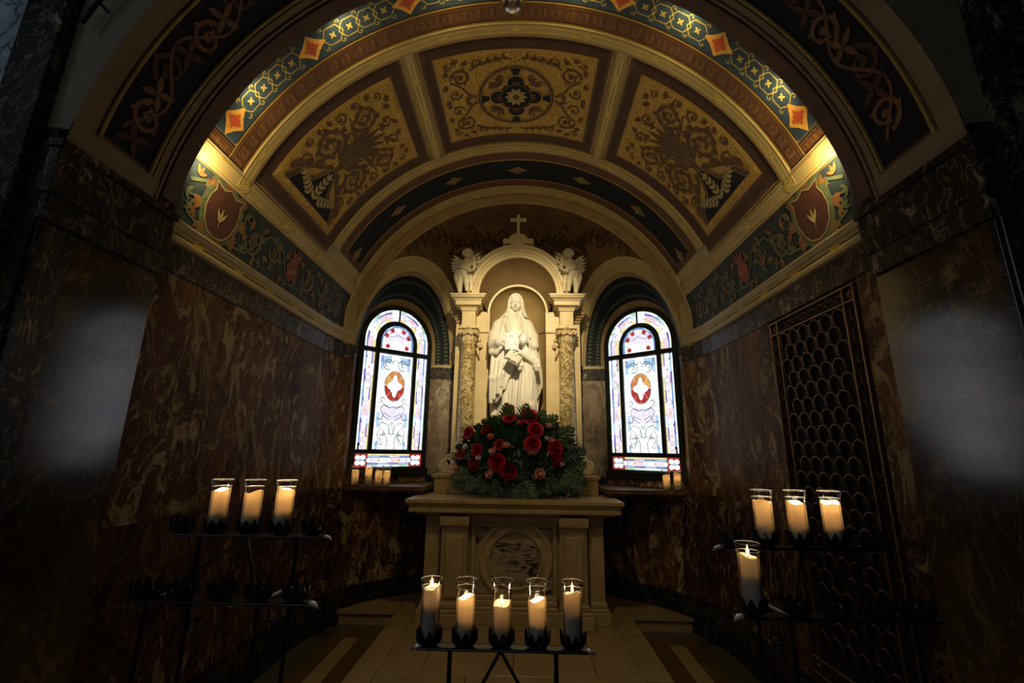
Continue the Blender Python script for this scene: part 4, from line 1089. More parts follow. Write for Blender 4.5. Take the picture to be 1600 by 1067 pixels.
    for sg in (-1,1):
        c=sg*.325; a0,a1=c-.070,c+.070
        for (p0,p1,r0,r1) in ((a0,a1,zq0-.002,zq0+.012),(a0,a1,zq1-.012,zq1+.002),(a0,a0+.012,zq0+.012,zq1-.012),(a1-.012,a1,zq0+.012,zq1-.012)): pr(p0,p1,r0,r1,'red',.001)
        mz=(zq0+zq1)/2
        for i in (-1,1):
            for j in (-1,1):
                cx,cz=c+i*.029,mz+j*.029; pane([(cx+.0265*cos(2*PI*k/10),cz+.0265*sin(2*PI*k/10)) for k in range(10)],'white' if (i+j) else 'pale',-.006)
                pane([(c+i*.052,mz+j*.054),(c+i*.056,mz+j*.040),(c+i*.044,mz+j*.055)],'red',-.006)
        pane([(c+.009*cos(k*PI/4),mz+.009*sin(k*PI/4)) for k in range(8)],'sky',-.008)
    for i in range(4):
        a0=-.245+.1225*i; pr(a0,a0+.1225,zq0-.002,zq0+.022,['pale','white','pale','green'][i],.002); pr(a0,a0+.1225,zq1-.022,zq1,['yellow','yellow','yellow','yellow'][i],.002)
        pr(a0,a0+.1225,zq0+.022,zq0+.038,['blue','sky','blue','sky'][i],.0015); pr(a0,a0+.1225,zq1-.038,zq1-.022,['sky','blue','lav','blue'][i],.0015); pr(a0,a0+.1225,zq0+.040,zq1-.040,['lav','white','pink','lav'][i],.0015)
    mz=(zq0+zq1)/2
    for a in (-.235,0,.235): ringl(a,mz,.026,.030); circ(a,mz,.026,'white')
    for a in (-.12,.12): pane([(a+.014*cos(2*PI*k/7),mz+.014*sin(2*PI*k/7)) for k in range(7)],'amber',-.008)
    return win
window(-1,1); window(1,2)
# ================================================================ SCULPTING HELPER (distance field meshed with surface nets)
class Sdf:
    def __init__(s,lo,hi,h):
        s.h=h; s.lo=np.array(lo,float); n=[int(math.ceil((b-a)/h))+1 for a,b in zip(lo,hi)]; s.n=n
        s.ax=[np.float32(lo[i])+np.arange(n[i],dtype=np.float32)*np.float32(h) for i in range(3)]
        s.D=np.full(n,9.,np.float32)
    def sub(s,blo,bhi):
        sl=[]
        for i in range(3):
            a=max(0,int((blo[i]-s.lo[i])/s.h)); b=min(s.n[i],int((bhi[i]-s.lo[i])/s.h)+2); sl.append(slice(a,max(b,a+1)))
        X=s.ax[0][sl[0]][:,None,None]; Y=s.ax[1][sl[1]][None,:,None]; Z=s.ax[2][sl[2]][None,None,:]
        return tuple(sl),X,Y,Z
    def put(s,fn,blo,bhi,k=.02,neg=False,m=.05):
        sl,X,Y,Z=s.sub([a-m for a in blo],[b+m for b in bhi])
        d=fn(X,Y,Z); d=np.broadcast_to(d,s.D[sl].shape); a=s.D[sl]
        if neg:
            d=-d; h=np.clip(.5-.5*(d-a)/(-k) if False else .5+.5*(d-a)/k,0,1); s.D[sl]=a*(1-h)+d*h+k*h*(1-h)
        else:
            h=np.clip(.5+.5*(a-d)/k,0,1); s.D[sl]=a*(1-h)+d*h-k*h*(1-h)
        return s
    def cap(s,p,q,r0,r1=None,k=.02,neg=False):
        r1=r0 if r1 is None else r1; p=np.array(p,float);q=np.array(q,float); v=q-p; L=max(float(v@v),1e-9)
        def fn(X,Y,Z):
            t=np.clip(((X-p[0])*v[0]+(Y-p[1])*v[1]+(Z-p[2])*v[2])/L,0,1)
            return np.sqrt((X-p[0]-t*v[0])**2+(Y-p[1]-t*v[1])**2+(Z-p[2]-t*v[2])**2)-(r0+(r1-r0)*t)
        r=max(r0,r1); return s.put(fn,np.minimum(p,q)-r,np.maximum(p,q)+r,k,neg,m=max(.02,k*1.5))
    def ell(s,c,r,k=.02,neg=False,rot=None):
        c=np.array(c,float); r=np.array(r,float)
        Rm=np.array(rot.to_3x3()).T if rot is not None else np.eye(3)
        def fn(X,Y,Z):
            x,y,z=X-c[0],Y-c[1],Z-c[2]
            a=Rm[0,0]*x+Rm[0,1]*y+Rm[0,2]*z; b=Rm[1,0]*x+Rm[1,1]*y+Rm[1,2]*z; g=Rm[2,0]*x+Rm[2,1]*y+Rm[2,2]*z
            k0=np.sqrt((a/r[0])**2+(b/r[1])**2+(g/r[2])**2); k1=np.sqrt((a/r[0]**2)**2+(b/r[1]**2)**2+(g/r[2]**2)**2)
            return k0*(k0-1)/np.maximum(k1,1e-6)
        m=r.max(); return s.put(fn,c-m,c+m,k,neg,m=max(.02,k*1.5))
    def chain(s,pts,rs,k=.015,neg=False):
        for i in range(len(pts)-1): s.cap(pts[i],pts[i+1],rs[i],rs[i+1],k,neg)
        return s
    def mesh(s,scale=1.0,off=(0,0,0)):
        D=s.D; pad=np.full([n+2 for n in D.shape],9.,np.float32); pad[1:-1,1:-1,1:-1]=D; D=pad; lo=s.lo-s.h
        neg=D<0; n=D.shape
        cnt=np.zeros([m-1 for m in n],np.float32); acc=[np.zeros([m-1 for m in n],np.float32) for _ in range(3)]
        S=lambda a,b,c:(slice(a,n[0]-1+a),slice(b,n[1]-1+b),slice(c,n[2]-1+c))
        for ax in range(3):
            for u in (0,1):
                for v in (0,1):
                    o0=[0,0,0];o1=[0,0,0]; oth=[i for i in range(3) if i!=ax]
                    o0[oth[0]]=o1[oth[0]]=u; o0[oth[1]]=o1[oth[1]]=v; o1[ax]=1
                    a=D[S(*o0)]; b=D[S(*o1)]; m=(a<0)!=(b<0); t=np.where(m,a/np.where(m,a-b,1),0).astype(np.float32)
                    cnt+=m; acc[ax]+=t*m; acc[oth[0]]+=u*m; acc[oth[1]]+=v*m
        act=cnt>0; idx=np.full(act.shape,-1,np.int64); ii=np.nonzero(act); idx[ii]=np.arange(len(ii[0]))
        c=cnt[ii]; V=np.stack([(ii[k]+acc[k][ii]/c)*s.h+lo[k] for k in range(3)],1)
        F=[]
        for ax in range(3):
            o1,o2=[i for i in range(3) if i!=ax]
            a=neg; sl0=[slice(1,-1)]*3; sl1=[slice(1,-1)]*3; sl0[ax]=slice(0,-1); sl1[ax]=slice(1,None)
            A=neg[tuple(sl0)];B=neg[tuple(sl1)]; e=np.nonzero(A!=B)
            base=[e[0].copy(),e[1].copy(),e[2].copy()]
            for k in (o1,o2): base[k]=base[k]+1
            def q(d1,d2):
                b=[x.copy() for x in base]; b[o1]=b[o1]-d1; b[o2]=b[o2]-d2; return idx[b[0],b[1],b[2]]
            f=np.stack([q(1,1),q(0,1),q(0,0),q(1,0)],1); fl=A[e] if ax!=1 else ~A[e]
            f[~fl]=f[~fl][:,::-1]; F.append(f)
        F=np.concatenate(F); F=F[(F>=0).all(1)]
        return V*scale+np.array(off),F
    def build(s,name,mat,parent=None,scale=1,off=(0,0,0),smooth_it=1,label=None):
        V,F=s.mesh(scale,off); me=bpy.data.meshes.new(name); me.vertices.add(len(V)); me.vertices.foreach_set('co',V.astype(np.float32).ravel())
        me.loops.add(F.size); me.loops.foreach_set('vertex_index',F.astype(np.int32).ravel()); me.polygons.add(len(F)); me.polygons.foreach_set('loop_start',(np.arange(len(F))*4).astype(np.int32)); 
        me.update(calc_edges=True); me.validate(); me.polygons.foreach_set('use_smooth',[True]*len(me.polygons)); me.materials.append(mat)
        o=bpy.data.objects.new(name,me); COL.objects.link(o)
        if parent: o.parent=parent
        if label: o['label']=label
        return o
def rotm(x=0,y=0,z=0):
    from mathutils import Euler
    return Euler((x,y,z)).to_matrix()
# ================================================================ ALTAR
AL=thing('altar','cream marble altar block with two pilasters and a round veined medallion, below the statue','altar',(0,0,ZP))
def B(par,name,mat,x0,x1,y0,y1,z0,z1,b=.004,label=None): return MB().box(x0,x1,y0,y1,z0-par.location.z,z1-par.location.z,b).build(name,M[mat],par,label=label)
# mensa with moulded edge
def moulded(par,name,mat,x,y0,y1,prof):
    """slab outlined by offset profile (o,z): rectangle grown by o"""
    rows=[]
    for o,z in prof:
        z-=par.location.z; rows.append([(-x-o,y0-o,z),(x+o,y0-o,z),(x+o,y1,z),(-x-o,y1,z)])
    mb=MB(); mb.grid(rows,cv=True); n=len(mb.v); mb.f.append((0,1,2,3)); mb.f.append((n-4,n-3,n-2,n-1)); return mb.build(name,M[mat],par)
moulded(AL,'mensa','cream',.90,4.45,5.04,[(-.02,1.035),(.0,1.04),(.03,1.055),(.035,1.068),(.075,1.070),(.078,1.098),(.068,1.104),(.075,1.118),(.088,1.135),(.098,1.150),(.104,1.153),(.104,1.181),(.100,1.184)])
B(AL,'frieze','cream',-.835,.835,4.50,5.04,.965,1.037,.003)
B(AL,'body','cream',-.80,.80,4.56,5.04,.30,.968,.003)
for s in (-1,1):
    a,b=sorted((s*.70,s*.835)); B(AL,'corner_pilaster','cream',a,b,4.52,5.03,.30,.97,.004)
    a,b=sorted((s*.71,s*.845)); 
    # front console pilaster flaring at the top
    c=s*.548; w=.122; prof=[(4.465,.30),(4.455,.42),(4.46,.55),(4.455,.80),(4.45,.88),(4.435,.925),(4.405,.955),(4.40,.985),(4.40,1.035)]
    mb=MB(); mb.grid([[(c-w-(.012 if z>.94 else 0),y,z-ZP),(c+w+(.012 if z>.94 else 0),y,z-ZP)] for y,z in prof]); mb.grid([[(c-w,y,z-ZP),(c-w,4.60,z-ZP)] for y,z in prof]); mb.grid([[(c+w,y,z-ZP),(c+w,4.60,z-ZP)] for y,z in prof])
    p=mb.build('front_pilaster',M['cream'],AL)
    for k in (-1,1):
        mb=MB(); mb.tube([(c+k*(w-.022),y-.001,z-ZP) for y,z in prof[1:6]],.008,6); mb.build('bead',M['cream'],p)
    mb=MB(); mb.box(c-w+.04,c+w-.04,4.44,4.47,.34-ZP,.86-ZP,.006); mb.build('raised_panel',M['cream'],p)
    # pilaster base blocks
    mb=MB(); mb.box(c-.155,c+.155,4.335,4.62,ZP-ZP,.235-ZP,.004); mb.box(c-.142,c+.142,4.365,4.62,.235-ZP,.262-ZP,.006); mb.box(c-.13,c+.13,4.40,4.62,.262-ZP,.31-ZP,.010); mb.build('pilaster_base',M['cream'],AL)
    mb=MB(); a,b=sorted((s*.685,s*.875)); mb.box(a,b,4.455,5.05,0,.235-ZP,.004); a,b=sorted((s*.69,s*.86)); mb.box(a,b,4.475,5.05,.235-ZP,.265-ZP,.007); a,b=sorted((s*.695,s*.85)); mb.box(a,b,4.495,5.05,.265-ZP,.31-ZP,.008); mb.build('corner_base',M['cream'],AL)
mb=MB(); mb.box(-.40,.40,4.44,4.60,0,.235-ZP,.004); mb.box(-.40,.40,4.465,4.60,.235-ZP,.265-ZP,.008); mb.box(-.40,.40,4.49,4.60,.265-ZP,.31-ZP,.008); mb.build('centre_base',M['cream'],AL)
# centre panel frame and medallion
mb=MB()
for (x0,x1,z0,z1) in ((-.40,.40,.93,.968),(-.40,.40,.31,.345),(-.40,-.365,.345,.93),(.365,.40,.345,.93)): mb.box(x0,x1,4.525,4.57,z0-ZP,z1-ZP,.006)
mb.build('panel_frame',M['cream'],AL)
Mx=Matrix.Translation((.015,4.56,.645-ZP))@Matrix.Rotation(PI/2,4,'X')
rd=MB().lathe([(.232,0),(.236,.026),(.25,.034),(.262,.026),(.272,.018),(.30,.018),(.312,.030),(.33,.034),(.345,.026),(.352,.0)],n=56,M=Mx,closed=False).build('medallion_ring',M['cream'],AL,smooth=True)
MB().lathe([(.001,.012),(.234,.012),(.234,0)],n=48,M=Mx).build('medallion_stone',M['roundel'],AL,smooth=True,label='round inlay of black and white veined marble')
# monogram relief on the medallion
mb=MB(); T3=lambda x,z:(.015+x,4.545,.645+z-ZP)
mb.tube([T3(-.07,-.10),T3(0,.11),T3(.07,-.10)],.006,6); mb.tube([T3(-.05,-.03),T3(.05,-.03)],.005,6)
mb.tube([T3(.085*cos(t),-.04+.055*sin(t)) for t in np.linspace(2.6,6.8,14)],.006,6); mb.tube([T3(.045*cos(t),.06+.04*sin(t)) for t in np.linspace(0,2*PI,12)],.004,6)
mb.build('carved_monogram',M['roundel'],AL,smooth=True)
for sx in (-1,1):
    for sz in (-1,1):
        zc=.637; p=[(sx*.362,zc+sz*.288),(sx*.362-sx*.13,zc+sz*.288)]+[(.015+.358*cos(t),.645+.358*sin(t)) for t in []]
        pts=[(sx*.360,zc+sz*.285),(sx*.215,zc+sz*.285),(sx*.26,zc+sz*.245),(sx*.305,zc+sz*.195),(sx*.345,zc+sz*.12),(sx*.360,zc+sz*.08)]
        MB().prism(pts,lambda a,b,d:(a,d,b-ZP),4.553,4.58).build('corner_inlay',M['roundel'],AL)
# gradine on the altar
GR=thing('altar_gradine','long cream marble step along the back of the altar top, under the flowers','altar step',(0,0,1.184))
B(GR,'riser','cream',-.850,.862,4.90,5.36,1.184,1.335); moulded(GR,'top_slab','cream',.856,4.90,5.36,[(0,1.336),(.012,1.342),(.02,1.355),(.022,1.374),(.018,1.379)])
# ================================================================ AEDICULE
AE_=thing('marble_aedicule','tall cream marble aedicule with two carved columns and a round arch over a shell-less niche','shrine',(0,0,1.371))
AE_['label']='tall cream marble canopy with two columns and a round arch over the statue niche'
zb_=1.371
AE_.location=(.003,0,1.380); AE_.scale=(.966,)*3
def ab(name,mat,x0,x1,y0,y1,z0,z1,b=.004,par=None): return MB().box(x0,x1,y0,y1,z0-zb_,z1-zb_,b).build(name,M[mat],par or AE_)
CX=.585
for s in (-1,1):
    c=s*CX
    # pedestal
    a,b=sorted((s*.40,s*.73)); 
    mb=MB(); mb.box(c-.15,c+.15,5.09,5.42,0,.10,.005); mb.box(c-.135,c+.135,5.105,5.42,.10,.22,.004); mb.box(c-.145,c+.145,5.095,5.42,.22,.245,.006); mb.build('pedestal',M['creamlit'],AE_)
    # column
    MB().lathe([(.118,.0),(.118,.022),(.125,.032),(.118,.046),(.104,.05),(.100,.062),(.110,.072),(.104,.085),(.096,.09)],(c,5.22,.245),40).build('column_base',M['creamlit'],AE_,smooth=True)
    prof=[(.096,0)]+[(.0945-.012*t**1.6,.01+1.165*t) for t in np.linspace(0,1,12)]+[(.088,1.18),(.092,1.19),(.088,1.20),(.086,1.205)]
    cs=MB().lathe(prof,(c,5.22,.335),44).build('column_shaft',M['brocatelle'],AE_,smooth=True,label='column shaft of carved yellow and brown veined marble')
    # composite capital
    z0=2.878-zb_
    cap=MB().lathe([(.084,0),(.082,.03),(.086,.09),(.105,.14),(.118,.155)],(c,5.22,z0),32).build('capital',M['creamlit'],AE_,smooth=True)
    mb=MB()
    for k in range(8):
        a=k*PI/4+PI/8; pr_=[(.084,.0,.030),(.094,.03,.034),(.098,.06,.030),(.112,.085,.020),(.124,.082,.010),(.126,.072,.004)]
        rows=[[(c+(r*cos(a)-w*sg*sin(a)),5.22+(r*sin(a)+w*sg*cos(a)),z0+z+(0 if sg else .004)) for sg in (-1,-.5,0,.5,1)] for r,z,w in pr_]; mb.grid(rows)
        mb.grid([[(p[0]-cos(a)*.012,p[1]-sin(a)*.012,p[2]) for p in r] for r in rows])
    mb.build('acanthus_leaf',M['creamlit'],cap,smooth='all')
    for k in range(4):
        a=k*PI/2+PI/4; mb=MB(); pts=[]
        for i in range(22):
            t=i/21*2*PI*1.6; rr=.030*(1-i/21*.75); u=.128+rr*cos(t+PI*.5); zz=.115+rr*sin(t+PI*.5); pts.append((c+u*cos(a),5.22+u*sin(a),z0+zz))
        mb.tube(pts,[.013-.006*i/21 for i in range(22)],7); mb.ball((c+.128*cos(a),5.22+.128*sin(a),z0+.115),.012,8,6); mb.build('volute',M['creamlit'],cap,smooth='all')
        a2=k*PI/2; mb=MB(); mb.ball((c+.115*cos(a2),5.22+.115*sin(a2),z0+.165),.020,8,6,(1,1,.8))
        for j in range(5): mb.ball((c+.115*cos(a2)+.018*cos(j*1.257)*abs(sin(a2)),5.22+.115*sin(a2)+.018*cos(j*1.257)*abs(cos(a2)),z0+.165+.016*sin(j*1.257)),.009,6,5)
        for j in (-1,1):
            mb.tube([(c+.112*cos(a2)-j*t*sin(a2),5.22+.112*sin(a2)+j*t*cos(a2),z0+.120-.035*sin(t/.075*PI)) for t in np.linspace(.005,.075,7)],.011,6)
        mb.build('fleuron',M['creamlit'],cap,smooth='all')
    MB().box(c-.118,c+.118,5.10,5.34,z0+.152,z0+.175,.006).build('abacus',M['creamlit'],cap)
    # block and entablature
    mb=MB(); mb.box(c-.092,c+.092,5.128,5.42,3.052-zb_,3.085-zb_,.005); mb.box(c-.080,c+.080,5.14,5.42,3.085-zb_,3.255-zb_,.004); mb.box(c-.095,c+.095,5.125,5.42,3.255-zb_,3.275-zb_,.005); mb.build('impost_block',M['creamlit'],AE_)
    mb=MB()
    pr=[(.092,3.27),(.098,3.285),(.108,3.30),(.112,3.308),(.150,3.312),(.152,3.360),(.160,3.364),(.168,3.380),(.190,3.392),(.198,3.398),(.200,3.412),(.211,3.416),(.212,3.434)]
    mb.grid([[(c-o,5.22-o,z-zb_),(c+o,5.22-o,z-zb_),(c+o,5.48,z-zb_),(c-o,5.48,z-zb_)] for o,z in pr],cv=True); n_=len(mb.v); mb.f.append((n_-4,n_-3,n_-2,n_-1)); mb.f.append((0,1,2,3))
    mb.build('entablature',M['creamlit'],AE_)
    # rear pier behind the column with lower outer cornice
    a,b=sorted((s*.64,s*.765)); ab('rear_pier','creamlit',a,b,5.36,5.50,1.371,3.16)
    mb=MB()
    for (o,z0_,z1_) in ((.0,3.16,3.20),(.015,3.20,3.23),(.04,3.23,3.26),(.055,3.26,3.30)):
        a,b=sorted((s*.62,s*(.77+o))); mb.box(a,b,5.34-o,5.50,z0_-zb_,z1_-zb_,.003)
    mb.build('rear_cornice',M['beigedark'],AE_)
    # engaged inner half column strip with small capital scroll, jamb beside niche
    a,b=sorted((s*.345,s*.505)); ab('niche_jamb','creamlit',a,b,5.32,5.58,1.371,3.03)
    mb=MB(); a,b=sorted((s*.34,s*.52)); mb.box(a,b,5.30,5.56,3.03-zb_,3.06-zb_,.004); mb.build('jamb_moulding',M['creamlit'],AE_)
    mb=MB(); pts=[]
    for i in range(20):
        t=i/19*2*PI*1.4; rr=.034*(1-i/19*.7); pts.append((s*(.455)+s*rr*cos(t),5.27,2.86-zb_+rr*sin(t)))
    mb.tube(pts,.012,7); mb.tube([(s*.49,5.28,2.83-zb_),(s*.47,5.28,2.76-zb_),(s*.455,5.28,2.70-zb_)],[.022,.020,.008],7); mb.ball((s*.455,5.262,2.86-zb_),.014,8,6); mb.ball((s*.462,5.27,2.93-zb_),.026,8,6); mb.build('side_scroll',M['creamlit'],AE_,smooth='all')
    # volute console at the foot
    mb=MB(); pts=[]
    for i in range(40):
        t=i/39; a=PI/2-t*2*PI*1.9; rr=.076*(1-t*.85); pts.append((s*(.80)-s*rr*cos(a)*-1 if False else s*(.80+rr*cos(a)),5.30,1.371+.078-zb_+rr*sin(a)))
    mb.tube(pts,[.020-.012*i/39 for i in range(40)],7)
    mb.prism([(s*(.80+.072*cos(t)),1.371+.078-zb_+.072*sin(t)) for t in np.linspace(0,2*PI,25)[:-1]],lambda a,b,d:(a,d,b),5.285,5.36)
    mb.prism([(s*.80,1.371+.15-zb_),(s*.735,1.371+.03-zb_),(s*.70,1.371-zb_),(s*.70,1.80-zb_),(s*.715,1.72-zb_),(s*.725,1.62-zb_),(s*.745,1.57-zb_),(s*.78,1.545-zb_)],lambda a,b,d:(a,d,b),5.285,5.36)
    mb.tube([(s*.715,5.30,1.80-zb_),(s*.722,5.30,1.66-zb_),(s*.745,5.30,1.585-zb_),(s*.79,5.30,1.565-zb_),(s*.80,5.30,1.53-zb_)],.012,6)
    mb.build('volute_console',M['creamlit'],AE_,smooth=True)
# back slab between jamb, wall fill above niche and spandrels
def niche_wall():
    for s in (-1,1):
        a,b=sorted((s*.342,s*.57)); MB().box(a,b,5.318,5.44,3.055-zb_,3.30-zb_,.003).build('spandrel_block',M['creamlit'],AE_)
    mb=MB(); n=36; zc=3.285; r=.345
    rows=[]; tun=[]
    for i in range(n+1):
        a=PI*i/n; x,z=r*cos(a),zc+r*sin(a); rows.append([(x,5.325,z-zb_),(x*1.02,5.315,zc+(z-zc)*1.02-zb_),(x*1.075,5.313,zc+(z-zc)*1.075-zb_),(x*1.085,5.30,zc+(z-zc)*1.085-zb_)])
        tun.append([(r*1.085*cos(a),5.301,zc+r*1.085*sin(a)-zb_),(.41*cos(a),5.25,3.36+.41*sin(a)-zb_),(.45*cos(a),5.19,3.44+.45*sin(a)-zb_),(.464*cos(a),5.14,3.468+.464*sin(a)-zb_)])
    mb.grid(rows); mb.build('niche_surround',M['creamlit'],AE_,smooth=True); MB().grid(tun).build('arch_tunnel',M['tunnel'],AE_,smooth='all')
    # concave niche: half ellipse plan
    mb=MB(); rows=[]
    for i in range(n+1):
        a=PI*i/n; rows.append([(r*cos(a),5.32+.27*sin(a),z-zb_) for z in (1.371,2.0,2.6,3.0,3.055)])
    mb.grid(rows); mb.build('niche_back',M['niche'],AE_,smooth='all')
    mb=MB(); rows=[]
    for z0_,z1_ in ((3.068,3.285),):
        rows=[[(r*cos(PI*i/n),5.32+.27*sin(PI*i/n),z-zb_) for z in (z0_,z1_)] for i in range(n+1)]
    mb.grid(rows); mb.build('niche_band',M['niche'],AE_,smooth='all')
    mb=MB(); mb.grid([[((r-o)*cos(PI*i/n),5.32+(.27-o)*sin(PI*i/n),z-zb_) for o,z in ((0,3.055),(.004,3.057),(.004,3.066),(0,3.068))] for i in range(n+1)]); mb.build('niche_joint',M['joint'],AE_)
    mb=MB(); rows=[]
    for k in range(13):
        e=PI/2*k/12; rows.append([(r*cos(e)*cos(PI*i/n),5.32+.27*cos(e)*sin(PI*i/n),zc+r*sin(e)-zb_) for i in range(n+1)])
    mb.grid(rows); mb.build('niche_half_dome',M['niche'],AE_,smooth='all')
niche_wall()
# arch
mb=MB(); n=48; zc=3.47; prof=[(.462,5.36),(.462,5.13),(.468,5.115),(.50,5.115),(.505,5.105),(.535,5.105),(.540,5.092),(.575,5.088),(.585,5.072),(.60,5.065),(.618,5.065),(.622,5.085),(.622,5.44)]
outl=[(1,0,3.434)]+[(cos(PI*i/n),sin(PI*i/n),zc) for i in range(n+1)]+[(-1,0,3.434)]
rows=[[(r*cx,y,z+r*sz-zb_) for r,y in prof] for cx,sz,z in outl]
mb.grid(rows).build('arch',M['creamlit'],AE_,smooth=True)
MB().grid([[(.622*cos(PI*i/n),5.44,3.47+.622*sin(PI*i/n)-zb_),(0,5.44,3.47-zb_+.2)] for i in range(n+1)]).build('arch_back',M['creamlit'],AE_)
# crest with scrolls and cross
pts=[(-.185,4.085),(-.175,4.14),(-.15,4.165),(-.12,4.16),(-.105,4.19),(-.07,4.225),(-.035,4.235),(0,4.24)]; pts=pts+[(-a,b) for a,b in reversed(pts[:-1])]+[(.12,4.105),(0,4.085),(-.12,4.105)]
cr=MB().prism(pts,lambda a,b,d:(a,d,b-zb_),5.075,5.14).build('crest',M['creamlit'],AE_)
mb=MB()
for s in (-1,1):
    for (cx,cz,r,d) in ((-.155,4.135,.030,1),(-.062,4.165,.052,-1)):
        p=[(s*(cx+r*(1-i/26*.8)*cos(d*(i/26*9)+PI/2)),5.072,cz+r*(1-i/26*.8)*sin(d*(i/26*9)+PI/2)-zb_) for i in range(27)]; mb.tube(p,.010,6)
mb.build('crest_scroll',M['creamlit'],cr,smooth='all')
cz=4.24; pts=[(-.016,cz-.01),(-.018,cz+.17),(-.085,cz+.168),(-.098,cz+.158),(-.098,cz+.222),(-.085,cz+.212),(-.018,cz+.210),(-.018,cz+.275),(-.032,cz+.292),(.032,cz+.292),(.018,cz+.275),(.018,cz+.210),(.085,cz+.212),(.098,cz+.222),(.098,cz+.158),(.085,cz+.168),(.018,cz+.17),(.016,cz-.01)]
MB().prism(pts,lambda a,b,d:(a,d,b-zb_),5.09,5.12).build('cross',M['creamlit'],AE_,label='small marble cross on top of the canopy')
# statue pedestal
ped=ab('statue_plinth','creamlit',-.30,.26,5.06,5.50,1.371,1.60,.006)
# ================================================================ STATUE (woman with a child reading)
ST=thing('marble_statue','white marble statue of veiled woman and child with an open book in the niche','statue',(-.016,5.02,1.601)); ST.scale=(.966,)*3
def ridge(t): return (1-np.abs(np.sin(t)))**1.3
def loftd(prof,fold):
    zs=np.array([p[0] for p in prof],np.float32); cols=[np.array([p[i] for p in prof],np.float32) for i in range(1,5)]
    def fn(X,Y,Z):
        cx,cy,rx,ry=[np.interp(Z,zs,c).astype(np.float32) for c in cols]
        x=(X-cx);y=(Y-cy); th=np.arctan2(x,-y); k=np.sqrt((x/rx)**2+(y/ry)**2)
        d=(k-1)*np.minimum(rx,ry); d=d-fold(th,Z,x)
        d=np.maximum(d,zs[0]-Z); d=np.maximum(d,Z-zs[-1]); return d*.8
    return fn
g=Sdf((-.36,-.34,-.01),(.36,.26,1.93),.0062)
prof=[(0,.0,0,.20,.155),(.1,.0,0,.19,.145),(.5,.0,-.005,.17,.135),(.85,0,0,.155,.125),(1.1,-.01,.0,.165,.12),(1.35,-.03,.0,.195,.115),(1.50,-.035,.0,.175,.10),(1.60,-.03,0,.10,.08),(1.66,-.02,0,.058,.06)]
g.put(loftd(prof,lambda th,Z,x:.040*ridge(th*4.3+.35*np.sin(Z*4)+.4)*np.clip(1.2-Z,0.04,1)+.014*ridge(th*9.5+Z*1.5)*np.clip(1.2-Z,0,1)),(-.25,-.24,0),(.25,.22,1.68),.010)
# mantle: falls from the head and shoulders, wide at the elbows, slanting zigzag hem
prof=[(.40,.0,.04,.262,.175),(.60,.0,.03,.275,.185),(.78,.012,.02,.282,.19),(1.0,.0,.01,.268,.18),(1.2,-.015,.005,.262,.158),(1.36,-.035,.01,.240,.13),(1.50,-.045,.01,.198,.11),(1.60,-.035,.01,.130,.095),(1.68,-.02,.015,.07,.075)]
def mant(th,Z,x):
    lo=np.clip((1.12-Z)*4,0,1)
    return lo*(.030*ridge(th*2.3+2.2*Z+.2)+.012*ridge(th*6-3.5*Z))+(1-lo)*(.016*ridge(th*3.6+2.6*Z+.5)+.007*ridge(th*8-4*Z))
mf=loftd(prof,mant)
hx=np.array([-.34,-.30,-.27,-.20,-.15,-.135,-.10,-.075,-.04,.0,.05,.10,.16,.21,.26,.32],np.float32); hz=np.array([.50,.50,.53,.575,.61,.70,.72,.80,.86,.97,1.02,1.0,.93,.72,.62,.70],np.float32)
def mantle(X,Y,Z):
    d=mf(X,Y,Z); hem=np.interp(X,hx,hz).astype(np.float32)+.012*np.sin(X*70)
    front=np.where(Y<.02,(hem-Z)*.75,.42-Z+.1*X)
    gap=np.where((Z>1.05)&(Z<1.58)&(Y<0),(.030+.16*(1.58-Z))-np.abs(X+.015),-1)
    return np.maximum(np.maximum(d,front),gap*.7)
g.put(mantle,(-.33,-.26,.38),(.33,.25,1.70),.006)
# dress across the chest with soft folds from the neck
g.put(loftd([(1.0,-.01,-.0,.16,.135),(1.2,-.015,-.0,.165,.135),(1.4,-.015,-.0,.15,.118),(1.52,-.015,0,.12,.098),(1.60,-.012,0,.075,.075)],lambda th,Z,x:.006*ridge(th*5+.6*np.sin(Z*9))*np.clip((1.42-Z)*5,0,1)),(-.2,-.17,1.0),(.2,.15,1.6),.012)
for i in range(3):
    g.chain([(-.13+.02*i,-.085-.012*i,1.50-.01*i),(-.10+.02*i,-.125-.006*i,1.40),(-.02+.02*i,-.145,1.315-.01*i),(.05,-.13,1.36)],[.006,.009,.009,.006],.018)
# hanging folds of the mantle below the arm, each with a shadowed edge
for (x0,x1,z0,z1,r) in ((-.262,-.27,1.10,.56,.028),(-.215,-.235,1.04,.60,.022),(-.165,-.19,1.02,.66,.020),(-.115,-.15,1.0,.74,.016)):
    g.chain([(x0,-.115-(.25+x0)*.35,z0),((x0+x1)/2-.004,-.135-(.25+x0)*.35,(z0+z1)/2),(x1,-.125-(.25+x0)*.35,z1)],[r*.8,r,r*.9],.024)
